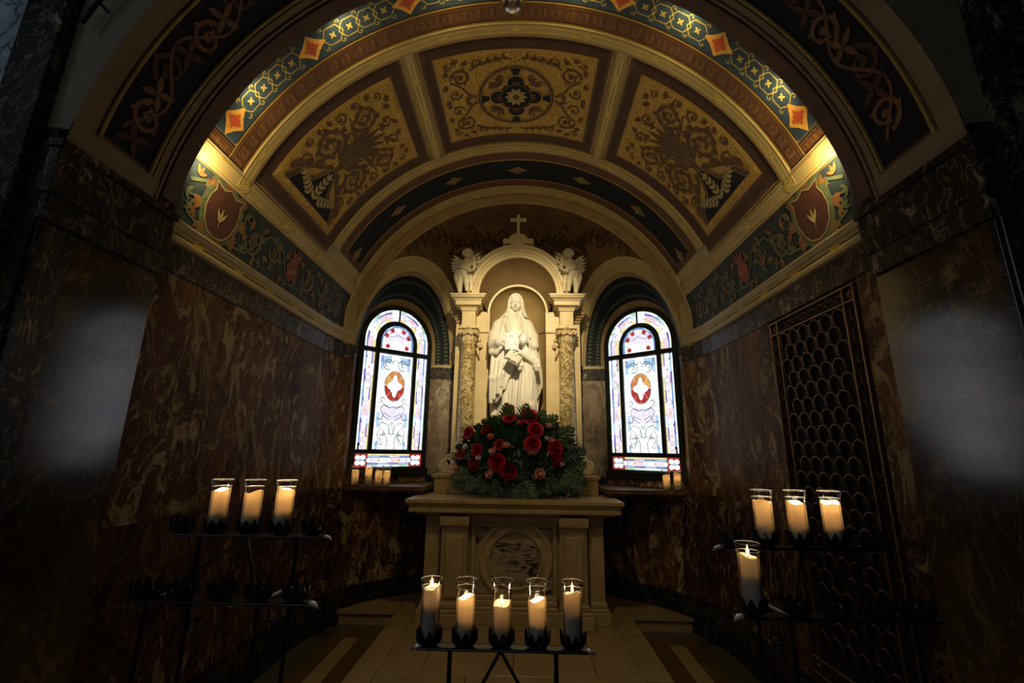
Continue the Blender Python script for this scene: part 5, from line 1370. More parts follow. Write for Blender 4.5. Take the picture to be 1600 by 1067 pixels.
# left forearm with a wide sleeve laid across the body
g.chain([(-.215,.0,1.50),(-.262,-.03,1.34),(-.262,-.10,1.235)],[.060,.062,.058],.03)
g.chain([(-.262,-.10,1.225),(-.19,-.185,1.235),(-.125,-.215,1.262)],[.056,.046,.036],.02)
g.cap((-.118,-.225,1.262),(-.085,-.232,1.262),.024,.020,.010)
for i in range(5): g.chain([(-.292+.034*i,-.085-.022*i,1.30-.004*i),(-.280+.034*i,-.125-.022*i,1.21),(-.245+.030*i,-.13-.02*i,1.145+.012*i)],[.010,.016,.012],.010)
g.chain([(-.295,-.06,1.22),(-.275,-.12,1.13),(-.22,-.165,1.12),(-.165,-.19,1.17)],[.026,.030,.026,.018],.012)
g.ell((-.062,-.244,1.255),(.036,.014,.026),.008,rot=rotm(0,.35,0))
for j,(dz,L) in enumerate(((.020,.052),(.007,.060),(-.006,.056),(-.018,.046))):
    a=(-.036,-.250,1.255+dz-.008); b=(-.036+L*.55,-.262,1.246+dz-.018); c=(-.036+L*.95,-.258,1.228+dz-.028); g.chain([a,b,c],[.0086,.0080,.0068],.003)
g.chain([(-.080,-.246,1.282),(-.050,-.264,1.300),(-.025,-.264,1.296)],[.0105,.0095,.0078],.004)
# right shoulder and sleeve behind the child
g.chain([(.145,.0,1.50),(.205,-.02,1.34),(.225,-.09,1.22)],[.058,.058,.05],.03)
for i in range(4): g.chain([(.165+.02*i,-.04-.01*i,1.44-.05*i),(.215+.008*i,-.06-.015*i,1.28-.05*i),(.235,-.07-.012*i,1.08-.06*i)],[.009,.012,.012],.012)
g.chain([(.255,.0,1.18),(.278,.01,.95),(.292,.02,.75)],[.026,.030,.026],.02)
# neck and head
g.cap((-.012,.0,1.58),(-.006,-.018,1.68),.046,.044,.02)
HC=(-.003,-.035,1.755)
g.ell(HC,(.074,.090,.102),.012,rot=rotm(.12,0,0)); g.ell((HC[0],HC[1]-.038,HC[2]-.052),(.049,.050,.055),.03)
g.ell((HC[0],HC[1]-.072,HC[2]-.098),(.020,.018,.015),.014)
for sgn in (-1,1):
    g.ell((HC[0]+sgn*.029,HC[1]-.104,HC[2]-.014),(.022,.022,.013),.010,neg=True)
    g.ell((HC[0]+sgn*.029,HC[1]-.080,HC[2]-.016),(.0165,.013,.0095),.003); g.chain([(HC[0]+sgn*.012,HC[1]-.094,HC[2]+.003),(HC[0]+sgn*.030,HC[1]-.092,HC[2]+.007),(HC[0]+sgn*.048,HC[1]-.078,HC[2]-.002)],[.004,.004,.003],.008)
    g.chain([(HC[0]+sgn*.014,HC[1]-.092,HC[2]-.021),(HC[0]+sgn*.029,HC[1]-.094,HC[2]-.024),(HC[0]+sgn*.044,HC[1]-.084,HC[2]-.020)],[.0026,.003,.0026],.002)
    g.ell((HC[0]+sgn*.038,HC[1]-.062,HC[2]-.048),(.022,.020,.024),.02)
g.cap((HC[0],HC[1]-.090,HC[2]+.002),(HC[0],HC[1]-.113,HC[2]-.044),.0065,.0100,.005); g.ell((HC[0],HC[1]-.102,HC[2]-.048),(.0145,.009,.006),.004)
for sgn in (-1,1):
    g.cap((HC[0],HC[1]-.101,HC[2]-.066),(HC[0]+sgn*.018,HC[1]-.092,HC[2]-.0695),.0042,.0022,.003); g.cap((HC[0],HC[1]-.099,HC[2]-.0755),(HC[0]+sgn*.014,HC[1]-.092,HC[2]-.0770),.0048,.0022,.003)
for sgn in (-1,1):
    for k in range(3): g.chain([(HC[0]+sgn*.004,HC[1]-.070+.010*k,HC[2]+.076+.006*k),(HC[0]+sgn*.040,HC[1]-.072+.012*k,HC[2]+.054+.005*k),(HC[0]+sgn*.066,HC[1]-.046+.01*k,HC[2]+.008)],[.009,.010,.008],.004)
def veil(X,Y,Z):
    x=X-HC[0];y=Y-(HC[1]+.020);z=Z-(HC[2]+.008)
    k=np.sqrt((x/.096)**2+(y/.112)**2+(z/.130)**2); d=np.abs((k-1)*.1+.008)-.008
    return np.maximum(d,-(y+.058)+.12*np.maximum(z,0))*.9
g.put(veil,(-.12,-.17,1.58),(.12,.13,1.93),.006)
for sgn in (-1,1):
    g.chain([(HC[0]+sgn*.060,HC[1]-.060,HC[2]+.075),(HC[0]+sgn*.082,HC[1]-.055,HC[2]+.02),(HC[0]+sgn*.086,HC[1]-.052,HC[2]-.06),(HC[0]+sgn*.090,HC[1]-.050,HC[2]-.12),(HC[0]+sgn*.118,HC[1]-.045,HC[2]-.165),(HC[0]+sgn*.145,HC[1]-.02,HC[2]-.18)],[.008,.010,.011,.013,.016,.012],.008)
    g.chain([(HC[0]+sgn*.078,HC[1]+.0,HC[2]+.0),(HC[0]+sgn*.088,HC[1]+.0,HC[2]-.10),(HC[0]+sgn*.120,HC[1]+.02,HC[2]-.17)],[.022,.026,.026],.02)
g.cap((HC[0],HC[1]+.06,HC[2]-.1),(0,.06,1.52),.065,.085,.04)
wo=g.build('woman_figure',M['statue'],ST)
# child in front, to the right, reading
g=Sdf((-.10,-.42,-.01),(.34,.04,1.37),.0062)
prof=[(0,.12,-.15,.125,.115),(.3,.125,-.16,.115,.105),(.6,.13,-.17,.105,.10),(.85,.14,-.175,.088,.085),(1.0,.145,-.175,.098,.078),(1.12,.145,-.17,.088,.062),(1.17,.14,-.168,.042,.042)]
g.put(loftd(prof,lambda th,Z,x:.026*ridge(th*3.6+.9*np.sin(Z*4.5)+1)*np.clip(1.05-Z,.12,1)+.008*ridge(th*8+2.5*Z)),(0,-.29,0),(.28,-.02,1.18),.012)
for i in range(3): g.chain([(.09+.035*i,-.245,.86),(.07+.045*i,-.275,.5),(.05+.055*i,-.275,.06)],[.009,.015,.020],.012)
g.ell((.19,-.245,.50),(.045,.045,.06),.03); g.chain([(.20,-.25,.48),(.22,-.245,.30),(.20,-.25,.10)],[.03,.022,.03],.02)
g.cap((.125,-.17,1.14),(.108,-.195,1.20),.030,.028,.012)
H=(.098,-.215,1.262); g.ell(H,(.056,.064,.069),.01,rot=rotm(.35,.25,0)); g.ell((H[0]-.018,H[1]-.036,H[2]-.030),(.035,.033,.035),.02)
for i in range(26):
    a=i*2.4; e=.15+1.3*((i*.618)%1); x,y,z=.060*cos(a)*cos(e),.064*sin(a)*cos(e),.068*sin(e)
    if y<-.03 and z<.035: continue
    g.ell((H[0]+.010+x,H[1]+.010+y,H[2]+.006+z),(.016,.016,.013),.004)
for k in range(7): g.chain([(H[0]+.050-.004*k,H[1]-.020+.018*k,H[2]),(H[0]+.070,H[1]-.015+.018*k,H[2]-.05),(H[0]+.066,H[1]-.010+.016*k,H[2]-.10),(H[0]+.082,H[1]-.006+.015*k,H[2]-.15)],[.013,.016,.012,.010],.006)
g.cap((H[0]-.024,H[1]-.066,H[2]-.004),(H[0]-.033,H[1]-.080,H[2]-.028),.0055,.0075,.004)
for sx in (-.046,.0): g.ell((H[0]+sx,H[1]-.068,H[2]-.008),(.011,.011,.007),.005,neg=True); g.ell((H[0]+sx,H[1]-.056,H[2]-.011),(.009,.008,.006),.002)
g.cap((H[0]-.040,H[1]-.066,H[2]-.045),(H[0]-.020,H[1]-.070,H[2]-.046),.0035,.0035,.003)
for sgn,el in ((-1,(.045,-.25,.985)),(1,(.235,-.25,.975))):
    sh=(.145+sgn*.078,-.175,1.105); ha=(.010 if sgn<0 else .055,-.318,1.065 if sgn<0 else 1.088)
    g.chain([sh,el,ha],[.040,.036,.019],.018); g.ell(ha,(.024,.012,.018),.008)
    for j in range(4): g.chain([(ha[0]-.010+.008*j,ha[1]-.006,ha[2]+.010),(ha[0]-.020+.009*j,ha[1]-.012,ha[2]+.030-.002*abs(j-1)),(ha[0]-.030+.008*j,ha[1]-.008,ha[2]+.040-.003*abs(j-1))],[.0058,.0054,.0046],.003)
    g.chain([(ha[0]+.018,ha[1],ha[2]),(ha[0]+.026,ha[1]-.01,ha[2]+.018)],[.007,.006],.004)
    for i in range(4): g.chain([(el[0]-.03+.02*i,el[1]-.01,el[2]+.05),(el[0]-.022+.02*i,el[1]-.022,el[2]-.03),(el[0]-.005+.01*i,el[1]-.01,el[2]-.075)],[.010,.013,.010],.008)
g.build('child_figure',M['statue'],ST)
bk=MB()
Mb=Matrix.Translation((-.015,-.315,1.035))@Matrix.Rotation(rad(30),4,'Y')@Matrix.Rotation(rad(55),4,'X')
for sg in (-1,1):
    top=[(sg*.080*i/6,.014+.014*sin(PI*(i/6)**.7)) for i in range(7)]
    rows=[[tuple(Mb@Vector((x,y,z))) for x,z in top] for y in (-.070,.070)]; bk.grid(rows)
    rows2=[[tuple(Mb@Vector((x,y,z-.018))) for x,z in top] for y in (-.070,.070)]; bk.grid(rows2)
    for y in (0,1): bk.grid([rows[y],rows2[y]])
    bk.grid([[rows[0][-1],rows[1][-1]],[rows2[0][-1],rows2[1][-1]]])
    bk.box(*sorted((0,sg*.086)),-.075,.075,-.010,-.003,M=Mb)
bk.build('book',M['statue'],ST,smooth=True)
sh=MB(); rows=[[(-.125+.155*u+.010*v,-.272-.018*sin(PI*u)-.015*v,1.335-.20*v-.015*u+.010*sin(3*u)) for u in np.linspace(0,1,9)] for v in np.linspace(0,1,6)]
rows=[[(x if True else x,y+.03,z) for x,y,z in r] for r in rows]
sh.grid(rows); sh.grid([[(x,y+.010,z) for x,y,z in r] for r in rows]); sh.build('open_page',M['statue'],ST,smooth='all')
MB().lathe([(.27,-.0),(.28,.01),(.28,.035),(.26,.05)],(0,-.0,-.05),32,1,.78).build('base',M['statue'],ST,smooth=True)

# ================================================================ CHERUBS
def cherub(s,label):
    t=thing('cherub_statue',label,'statue',(.003+s*.602,4.905,3.3735),'marble cherubs on the canopy shoulders'); t.scale=(.89,)*3
    m=lambda p:(s*p[0],p[1],p[2])   # written for the left cherub mirrored: +x = towards the arch
    g=Sdf((-.24,-.20,-.01),(.24,.17,.68),.0058)
    C=lambda pts,rs,k=.014: g.chain([m((-p[0],p[1],p[2])) for p in pts],rs,k)
    E=lambda c,r,k=.014,neg=False,rot=None: g.ell(m((-c[0],c[1],c[2])),r,k,neg,rot)
    # legs (weight on the outer one), drapery, torso
    C([(-.075,0,.02),(-.085,0,.14),(-.060,0,.27)],[.026,.042,.056]); C([(.02,-.05,.05),(.015,-.06,.15),(-.005,-.01,.26)],[.022,.038,.052])
    E((-.078,-.028,.016),(.024,.045,.016)); E((.022,-.075,.03),(.020,.040,.016))
    E((-.03,0,.30),(.080,.065,.060)); C([(-.03,0,.30),(-.005,-.005,.38),(.0,0,.45)],[.064,.060,.064],.02); E((.0,-.03,.36),(.05,.045,.05))
    C([(-.11,-.01,.33),(-.04,-.055,.28),(.03,-.045,.30),(.07,-.0,.27)],[.022,.024,.022,.016]); C([(-.11,-.0,.32),(-.135,0,.24),(-.125,0,.16)],[.022,.026,.014]); C([(.06,-.0,.27),(.075,-.02,.16),(.07,-.02,.06)],[.022,.026,.018]); C([(-.13,0,.30),(-.155,-.01,.27)],[.018,.012])
    for i in range(4): C([(-.10+.03*i,-.05,.32),(-.09+.03*i,-.055,.25)],[.010,.010],.01)
    # neck, head, curls, face turned down towards the arch
    C([(.005,0,.47),(.012,-.01,.50)],[.030,.030])
    H=(.018,-.028,.555); E(H,(.058,.062,.064),.01); E((H[0]+.006,H[1]-.030,H[2]-.026),(.042,.034,.034),.02)
    for i in range(34):
        a=i*2.399; z=-.25+1.25*(i/33); rr=sqrt(max(0,1-min(z,1)**2)); x=H[0]-.004+.062*rr*cos(a); y=H[1]+.010+.066*rr*sin(a)
        if y<H[1]-.030 and z<.55: continue
        E((x,y,H[2]+.010+.062*z),(.019,.019,.016),.004)
    for dx in (-.018,.028): E((H[0]+dx,H[1]-.070,H[2]-.004),(.014,.018,.010),.005,True); E((H[0]+dx,H[1]-.052,H[2]-.008),(.010,.009,.007),.003)
    E((H[0]+.006,H[1]-.068,H[2]-.020),(.007,.009,.007),.005); E((H[0]+.006,H[1]-.062,H[2]-.040),(.013,.006,.004),.003); E((H[0]+.006,H[1]-.058,H[2]-.048),(.010,.007,.004),.003); E((H[0]+.006,H[1]-.050,H[2]-.062),(.014,.012,.010),.008)
    for dx in (-.022,.034): E((H[0]+dx,H[1]-.045,H[2]-.030),(.018,.016,.016),.01)
    # arms reaching to the garland with small fingers
    C([(-.065,-.005,.445),(-.045,-.06,.365),(.045,-.085,.315)],[.034,.029,.020]); C([(.065,-.005,.445),(.105,-.045,.395),(.105,-.070,.455)],[.032,.027,.018])
    for j in range(4): C([(.045+.004*j,-.090,.318-.006*j),(.072,-.095,.312-.009*j)],[.0075,.006],.004)
    for j in range(4): C([(.098+.006*j,-.075,.462),(.100+.008*j,-.090,.482)],[.0075,.006],.004)
    g.build('body',M['cherub'],t)
    # wings with separate feathers
    for sg,ang in ((-1,0),(1,0)):
        w=MB()
        def feather(p,a,L,wd,th=.012):
            ca,sa=cos(a),sin(a); n=6; top=[];rows=[]
            for i in range(n+1):
                u=i/n; ww=wd*.5*min(1,(1-u)*2.6+.12)*min(1,.45+u*1.6); x=p[0]+ca*L*u; z=p[2]+sa*L*u; y=p[1]+.03*u
                rows.append([(x-sa*ww,y,z+ca*ww),(x,y-th,z),(x+sa*ww,y,z-ca*ww),(x,y+.008,z)])
            w.grid([[m((-q[0],q[1],q[2])) for q in r] for r in rows],cv=True)
        bx=-.05 if sg<0 else .050; base=(bx,.045,.47) if sg<0 else (bx,-.005,.505)
        for i in range(6):
            a=(PI-.66+.16*i) if sg<0 else (.66-.16*i); 
            L=(.200,.190,.172,.152,.13,.108)[i]*(1 if sg<0 else .84); st=(base[0]+sg*.01*i,base[1]+.004*i,base[2]-.018*i); feather(st,a,L,.056)
        for i in range(4):
            a=(PI-.55+.22*i) if sg<0 else (.55-.22*i); feather((base[0],base[1]-.016,base[2]-.014*i),a,.115*(1 if sg<0 else .85),.050)
        w.build('wing',M['cherub'],t,smooth='all')
    # garland of small blossoms and leaves
    gl=MB(); rr=random.Random(3)
    path=[(.15,-.02,.50),(.145,-.07,.44),(.13,-.09,.38),(.10,-.10,.33),(.05,-.10,.29),(.01,-.085,.30)]
    for i in range(34):
        u=i/33*4.999; k=int(u); f=u-k; p=[path[k][j]+(path[k+1][j]-path[k][j])*f+rr.uniform(-.022,.022) for j in range(3)]
        gl.ball(m((-p[0],p[1]-.008,p[2])),rr.uniform(.009,.017),7,5)
        if i%2==0:
            q=[p[0]+rr.uniform(-.035,.035),p[1]-.01,p[2]-rr.uniform(.005,.04)]; gl.tube([m((-p[0],p[1],p[2])),m((-(p[0]+q[0])/2,q[1]-.004,(p[2]+q[2])/2)),m((-q[0],q[1],q[2]))],[.003,.012,.002],5)
    gl.build('garland',M['cherub'],t,smooth='all',kind='stuff')
    return t
cherub(-1,'winged marble cherub with a garland on the left shoulder of the canopy arch')
cherub(1,'winged marble cherub with a garland on the right shoulder of the canopy arch')
# ================================================================ CANDLES
GLASS_H=.185
def candle(loc,label,level,well,flame,group,tall=True,rz=0,glow=.30,rg=.0328,H=GLASS_H,tilt=0):
    t=thing('glass_candle',label,'candle',loc,group,rz)
    r=rg
    prof=[(r*.93,0),(r*.97,.004),(r*.97,H-.028),(r*.995,H-.022),(r*1.09,H-.008),(r*1.10,H),(r*1.06,H),(r*1.04,H-.008),(r*.945,H-.024),(r*.925,H-.03),(r*.925,.008)]
    MB().lathe(prof,n=28,closed=False).lathe([(.0005,.008),(r*.925,.008)],n=28,closed=False).lathe([(.0005,0),(r*.93,0)],n=28,closed=False).build('glass_jar',M['glass'],t,smooth=True)
    MB().tube([(r*1.08*cos(2*PI*i/24),r*1.08*sin(2*PI*i/24),H) for i in range(24)],.0011,5,closed=True).tube([(r*.985*cos(2*PI*i/24),r*.985*sin(2*PI*i/24),H-.023) for i in range(24)],.0009,5,closed=True).build('glass_rim_glint',M['rimhighlight'],t,smooth='all')  # opaque pale rings stand in for the highlight on the glass rim
    rw=r*.92; n=24; rng=random.Random(hash(loc[0]*1000)%99999)
    # wax with an uneven burnt well
    rows=[]; ph=rng.uniform(0,6)
    for i in range(n):
        a=2*PI*i/n; up=.006*sin(a+ph)+.003*sin(3*a+ph*2)
        ri=rw*.80
        pr=[(.0005,.009),(rw,.009),(rw,level*.4),(rw,level*.75),(rw,level+up),(rw*.93,level+up+.001),(ri*1.02,level+up-.004),(ri,level-well+.004),(ri*.9,level-well),(.0005,level-well)]
        rows.append([(q*cos(a),q*sin(a),z) for q,z in pr])
    MB().grid(rows,cu=True).build('wax',M['wax'],t,smooth=True)
    zf=level-well
    MB().lathe([(.001,.012),(rw*.93,.012),(rw*.93,max(.02,zf-.062)),(rw*.80,max(.03,zf-.045)),(.001,max(.03,zf-.045))],n=20).build('wax_light_block',M['waxblock'],t,smooth=True)  # opaque core added inside the wax to block the flame's light
    MB().tube([(0,0,zf-.002),(.0008,0,zf+.006),(.0016,0,zf+.011)],.0011,6).build('wick',M['wick'],t)
    if flame:
        MB().lathe([(.0002,zf+.006),(.0032,zf+.011),(.0040,zf+.016),(.0030,zf+.023),(.0012,zf+.031),(.0002,zf+.037)],n=12).build('flame',M['flame'],t,smooth='all')
    l=bpy.data.lights.new('candle_glow','POINT'); l.energy=glow; l.color=(1,.70,.38); l.shadow_soft_size=.008
    lo=bpy.data.objects.new('candle_glow',l); COL.objects.link(lo); lo.parent=t; lo.location=(0,0,zf+.018)
    return t
# ================================================================ CANDLE RACKS
def petal_cup(par,loc,name='candle_cup'):
    mb=MB(); x,y,z=loc
    mb.lathe([(.012,-.004),(.020,-.002),(.032,.004),(.0375,.014),(.0385,.024),(.036,.024),(.034,.014),(.028,.008),(.002,.008)],(x,y,z),20,closed=False)
    cup=mb.build(name,M['iron'],par,smooth=True)
    mb=MB()
    for k in range(9):
        a=2*PI*k/9; ca,sa=cos(a),sin(a); rows=[]
        for r,zz,w in ((.032,.004,.011),(.0385,.014,.0125),(.0400,.027,.0105),(.0395,.038,.006),(.0405,.047,.0010)):
            rows.append([(x+r*ca-sa*w*u-ca*.004*(1-abs(u)) *-1,y+r*sa+ca*w*u,z+zz) for u in (-1,0,1)])
        mb.grid(rows); mb.grid([[(p[0]-ca*.002,p[1]-sa*.002,p[2]) for p in r] for r in rows])
    mb.build('petal_rim',M['iron'],cup,smooth='all'); return cup
def rack(name,label,xs,tiers,endtag,legs=True):
    """tiers: list of (y,z,x_shift)"""
    t=thing('candle_rack',label,'candle stand',(0,0,0),'iron candle racks')
    x0,x1=xs[0],xs[-1]; xm=(x0+x1)/2
    for k,(y,z,dx) in enumerate(tiers):
        mb=MB(); a,b=x0+dx-.035,x1+dx+.045
        mb.box(a,b,y-.020,y+.020,z-.010,z-.004,.0015); mb.tube([(a,y-.022,z-.008),(b,y-.022,z-.008)],.0045,8); mb.tube([(a,y+.022,z-.008),(b,y+.022,z-.008)],.0045,8)
        bar=mb.build('tray_bar',M['iron'],t,smooth=True)
        for xe,sg in ((a,-1),(b,1)):
            mb=MB(); 
            rows=[[(xe+sg*u*.026,y+(v-.5)*.040*(1-u)**.7*(1.15 if u else .9),z-.007-.014*u*u+.003*sin(PI*v)) for v in (0,.25,.5,.75,1)] for u in (0,.3,.6,.85,1)]
            mb.grid(rows); mb.grid([[(p[0],p[1],p[2]-.003) for p in r] for r in rows])
            on=(endtag=='both') or (endtag=='right' and sg>0) or (endtag=='left' and sg<0)
            mb.build('leaf_finial',M['tagmetal' if on else 'iron'],bar,smooth='all',label='dull silver leaf shaped tip' if on else None)
        for x in xs: petal_cup(t,(x+dx,y,z))
    (y0,z0,d0)=tiers[0]; 
    la,lb=x0+d0+.07,x1+d0-.055
    if len(tiers)>1: y1,z1,d1=tiers[1]
    else: y1,z1,d1=y0-.17,z0-.15,d0
    for x in (la,lb):
        MB().tube([(x,y0,z0-.008),(x,y0,.012)],.0075,8).build('leg',M['iron'],t,smooth=True)
        MB().lathe([(.018,0),(.018,.006),(.008,.014)],(x,y0,0),12).build('foot',M['iron'],t)
        MB().tube([(x,y0,z1-.02),(x,y1,z1-.008)],.006,8).build('side_bar',M['iron'],t,smooth=True)
        mb=MB(); mb.tube([(x,y1,z1-.008),(x,y1-.01,z1*.5),(x,y1-.05,.012)],.0065,8); mb.build('leg',M['iron'],t,smooth=True); MB().lathe([(.018,0),(.018,.006),(.008,.014)],(x,y1-.05,0),12).build('foot',M['iron'],t)
    xm0=xm+d0
    for sg in (-1,1):
        xe=(la if sg<0 else lb); MB().tube([(xm0,y0-.005,z0-.012),(xm0+sg*.004,y0-.006,z0-.02),(xe-sg*.015,y1+.01 if len(tiers)>1 else y0,z1-.004 if len(tiers)>1 else z0-.27)],.0055,8).build('brace',M['iron'],t,smooth=True)
        # curled ornament by the legs
        mb=MB(); pts=[]
        for i in range(22):
            u=i/21; a=u*7; r=.035*(1-u*.75); pts.append((xe-sg*(.045-r*cos(a)),y0-.004,z1-.16+r*sin(a)+.04*u))
        mb.tube(pts,.0035,6); mb.build('curl',M['iron'],t,smooth='all')
    return t
XL=[-1.141,-1.021,-.899,-.782,-.666]
rl=rack('candle_rack','black iron two-tier candle rack on the left with three candles on its upper tier',XL,[(1.70,1.333,0),(1.50,1.180,.058)],'right')
XR=[.802,.927,1.043,1.163,1.282]
rr_=rack('candle_rack','black iron two-tier candle rack on the right with one candle on the lower tier',XR,[(1.70,1.325,0),(1.50,1.172,-.035)],'left')
XC=[-.222,-.106,.014,.131,.247]
rc_=rack('candle_rack','black iron candle rack in the middle foreground holding a row of five candles',XC,[(1.65,1.015,0)],'both')
gC='candles on the middle rack'
for x,lv,wl,fl,en,lab in zip(XC,(.158,.132,.115,.128,.150),(.006,.020,.012,.018,.006),(1,0,1,0,1),(.16,.22,.16,.22,.12),
    ('tall glass candle with a bright open flame, first from left on the middle rack','half-burnt glass candle, second from left on the middle rack','glass candle burnt lowest, at the centre of the middle rack','half-burnt glass candle, second from right on the middle rack','tall greyish glass candle with a small flame at the right end of the middle rack')):
    candle((x,1.65,1.024),lab,lv,wl,fl,gC,glow=en)
for x,lv,wl,en,lab in zip(XL[1:4],(.136,.130,.142),(.028,.026,.030),(.42,.5,.9),('dimmer glass candle, leftmost of the three on the left rack','glass candle with broken wax rim, middle of the three on the left rack','brightest glass candle, rightmost of the three on the left rack')):
    candle((x,1.70,1.342),lab,lv,wl,0,'candles on the left rack',glow=en,H=.172)
for x,lv,wl,en,lab in zip(XR[1:4],(.134,.132,.134),(.030,.030,.032),(.6,.8,.8),('glass candle nearest the altar of the three on the upper right rack','middle glass candle of the three on the upper right rack','glass candle farthest right on the upper right rack')):
    candle((x,1.70,1.334),lab,lv,wl,0,'candles on the upper tier of the right rack',glow=en,H=.172)
candle((XR[0]-.035,1.50,1.181),'single tall glass candle with open flame on the lower tier of the right rack',.148,.006,1,None,glow=.12,H=.185)
for x,lv,en,lab in ((-1.655,.150,.5,'leftmost glass candle on the ledge under the left window'),(-1.515,.180,.8,'second and tallest glass candle on the ledge under the left window'),(-1.410,.150,.7,'third glass candle from the left on the left window ledge'),(-1.325,.148,.6,'rightmost glass candle on the left window ledge'),
    (1.535,.150,.6,'glass candle on the right window ledge, nearer the altar'),(1.645,.165,.7,'glass candle on the right window ledge, nearer the side wall')):
    candle((x,4.80,1.263),lab,lv,.06,0,'candles on the window ledges',glow=en,rg=.040,H=.200)
# ================================================================ BRONZE GRILLE
def grille():
    X=AE-.0; y0,y1,z0,z1=2.318,3.158,.36,2.535
    t=thing('bronze_grille','dark bronze grille of overlapping scale-like loops in a chain border on the right wall','grille',(X,0,0))
    P=lambda y,z,o:(-o,y,z)
    def bar(name,ya,yb,za,zb,o0,o1,mat='bronzelight'): return MB().box(-o1,-o0,ya,yb,za,zb,.002).build(name,M[mat],t)
    bar('shadow_sheet',y0,y1,z0,z1,.001,.004,'grilleback')  # near-black sheet painted as the shade behind the loops
    w=.012; bw=.085
    for (ya,yb,za,zb) in ((y0,y0+w,z0,z1),(y1-w,y1,z0,z1),(y0+w,y1-w,z1-w,z1),(y0+w,y1-w,z0,z0+w),(y0+bw,y0+bw+w,z0+w,z1-w),(y1-bw-w,y1-bw,z0+w,z1-w)): bar('frame_bar',ya,yb,za,zb,.004,.030)
    for za in (z1-bw-w,z0+bw): bar('frame_bar',y0+w,y1-w,za,za+w,.004,.029)
    # loops
    ya,yb=y0+bw+w,y1-bw-w; za,zb=z0+bw+w,z1-bw-w; nx=6; sx=(yb-ya)/nx; sz=.0905; r=sx*.44
    mb=MB(); pts=[(0,-r*1.02*cos(0)-.0,-.055)]
    pts=[(-.012,-r*.80,-.050),(-.016,-r*1.0,-.020),(-.018,-r*1.02,.0)]+[(-.020,-r*1.02*cos(a),r*sin(a)*1.05) for a in np.linspace(.25,PI-.25,9)]+[(-.018,r*1.02,.0),(-.016,r*1.0,-.020),(-.012,r*.80,-.050)]
    mb.tube(pts,.0085,6); mb.tube([(-.012,-r*.80,-.050),(-.010,-r*.5,-.066),(-.010,-r*.2,-.058)],[.008,.006,.004],5); mb.tube([(-.012,r*.80,-.050),(-.010,r*.5,-.066),(-.010,r*.2,-.058)],[.008,.006,.004],5)
    lp=mb.build('loop',M['bronze'],t,smooth='all'); first=True
    nz=int((zb-za-.02)/sz)
    for k in range(nz):
        for i in range(nx+(k%2)):
            yy=ya+sx*(i+.5-(.5 if k%2 else 0)); zz=zb-.055-sz*k
            if k%2 and i in (0,nx): continue
            if first: o=lp; first=False
            else: o=lp.copy(); COL.objects.link(o)
            o.location=(0,yy,zz)
        
    # border links
    def link_mesh(vert,L,wd):
        mb=MB(); c=.3
        for (sc_,rr) in ((1,.0042),(.55,.003)):
            a,b=wd*sc_,L*(1 if sc_==1 else .72); q=[(-a,-b*.7),(-a*.6,-b),(a*.6,-b),(a,-b*.7),(a,b*.7),(a*.6,b),(-a*.6,b),(-a,b*.7)]
            mb.tube([(-.014,p[0],p[1]) if vert else (-.014,p[1],p[0]) for p in q],rr,5,closed=True)
        return mb
    lk=link_mesh(True,.040,.022).build('link',M['bronze'],t,smooth='all'); dot=MB().ball((-.012,0,0),.007,7,5).build('stud',M['bronze'],t,smooth='all'); f1=True
    n=17; st=(zb-za)/n
    for yy in (y0+bw/2+w/2,y1-bw/2-w/2):
        for k in range(n):
            zz=za+st*(k+.5)
            if f1: o=lk;d=dot;f1=False
            else: o=lk.copy(); COL.objects.link(o); d=dot.copy(); COL.objects.link(d)
            o.location=(0,yy,zz); d.location=(0,yy,zz+st/2)
    lh=link_mesh(False,.034,.020).build('link',M['bronze'],t,smooth='all'); n=8; st=(yb-ya)/n; f1=True
    for zz in (z1-bw/2-w/2,z0+bw/2+w/2):
        for k in range(n):
            if f1: o=lh; f1=False
            else: o=lh.copy(); COL.objects.link(o)
            o.location=(0,ya+st*(k+.5),zz)
    rs=MB(); rs.lathe([(.026,0),(.028,.008),(.018,.014),(.012,.012),(.008,.020),(.001,.022)],n=14,M=Matrix.Rotation(-PI/2,4,'Y')); rs=rs.build('rosette',M['bronzelight'],t,smooth=True); f1=True
    for yy in (y0+bw/2+w/2,y1-bw/2-w/2):
        for zz in (z0+bw/2+w/2,z1-bw/2-w/2):
            if f1: o=rs; f1=False
            else: o=rs.copy(); COL.objects.link(o)
            o.location=(-.004,yy,zz)
grille()
# ================================================================ CROWN LAMP, OUTLET
t=thing('ceiling_lamp','brushed metal round lamp hanging at the crown of the front arch','lamp',(0,2.06,4.108))
MB().lathe([(.001,0),(.030,.002),(.055,.012),(.070,.030),(.076,.052),(.076,.15),(.070,.16),(.001,.16)],(0,0,0),36).build('lamp_body',M['lampmetal'],t,smooth=True)
MB().lathe([(.018,.16),(.018,.30)],(0,0,0),12).build('lamp_stem',M['lampmetal'],t,smooth=True)
x,y=plan(-1,ty(4.60),.018); t=thing('wall_outlet','small dark socket plate low on the left wall near the step','outlet',(x,y,.50))
ang=math.atan2(plan(-1,ty(4.65))[1]-plan(-1,ty(4.55))[1],plan(-1,ty(4.65))[0]-plan(-1,ty(4.55))[0])
mb=MB(); Mr=Matrix.Rotation(ang,4,'Z'); mb.box(-.035,.035,-.010,.0,-.055,.055,.003,M=Mr); mb.build('plate',M['plastic'],t)
mb=MB(); mb.box(-.014,.014,-.0125,-.009,.008,.034,.001,M=Mr); mb.box(-.014,.014,-.0125,-.009,-.034,-.008,.001,M=Mr); mb.build('socket',M['iron'],t)
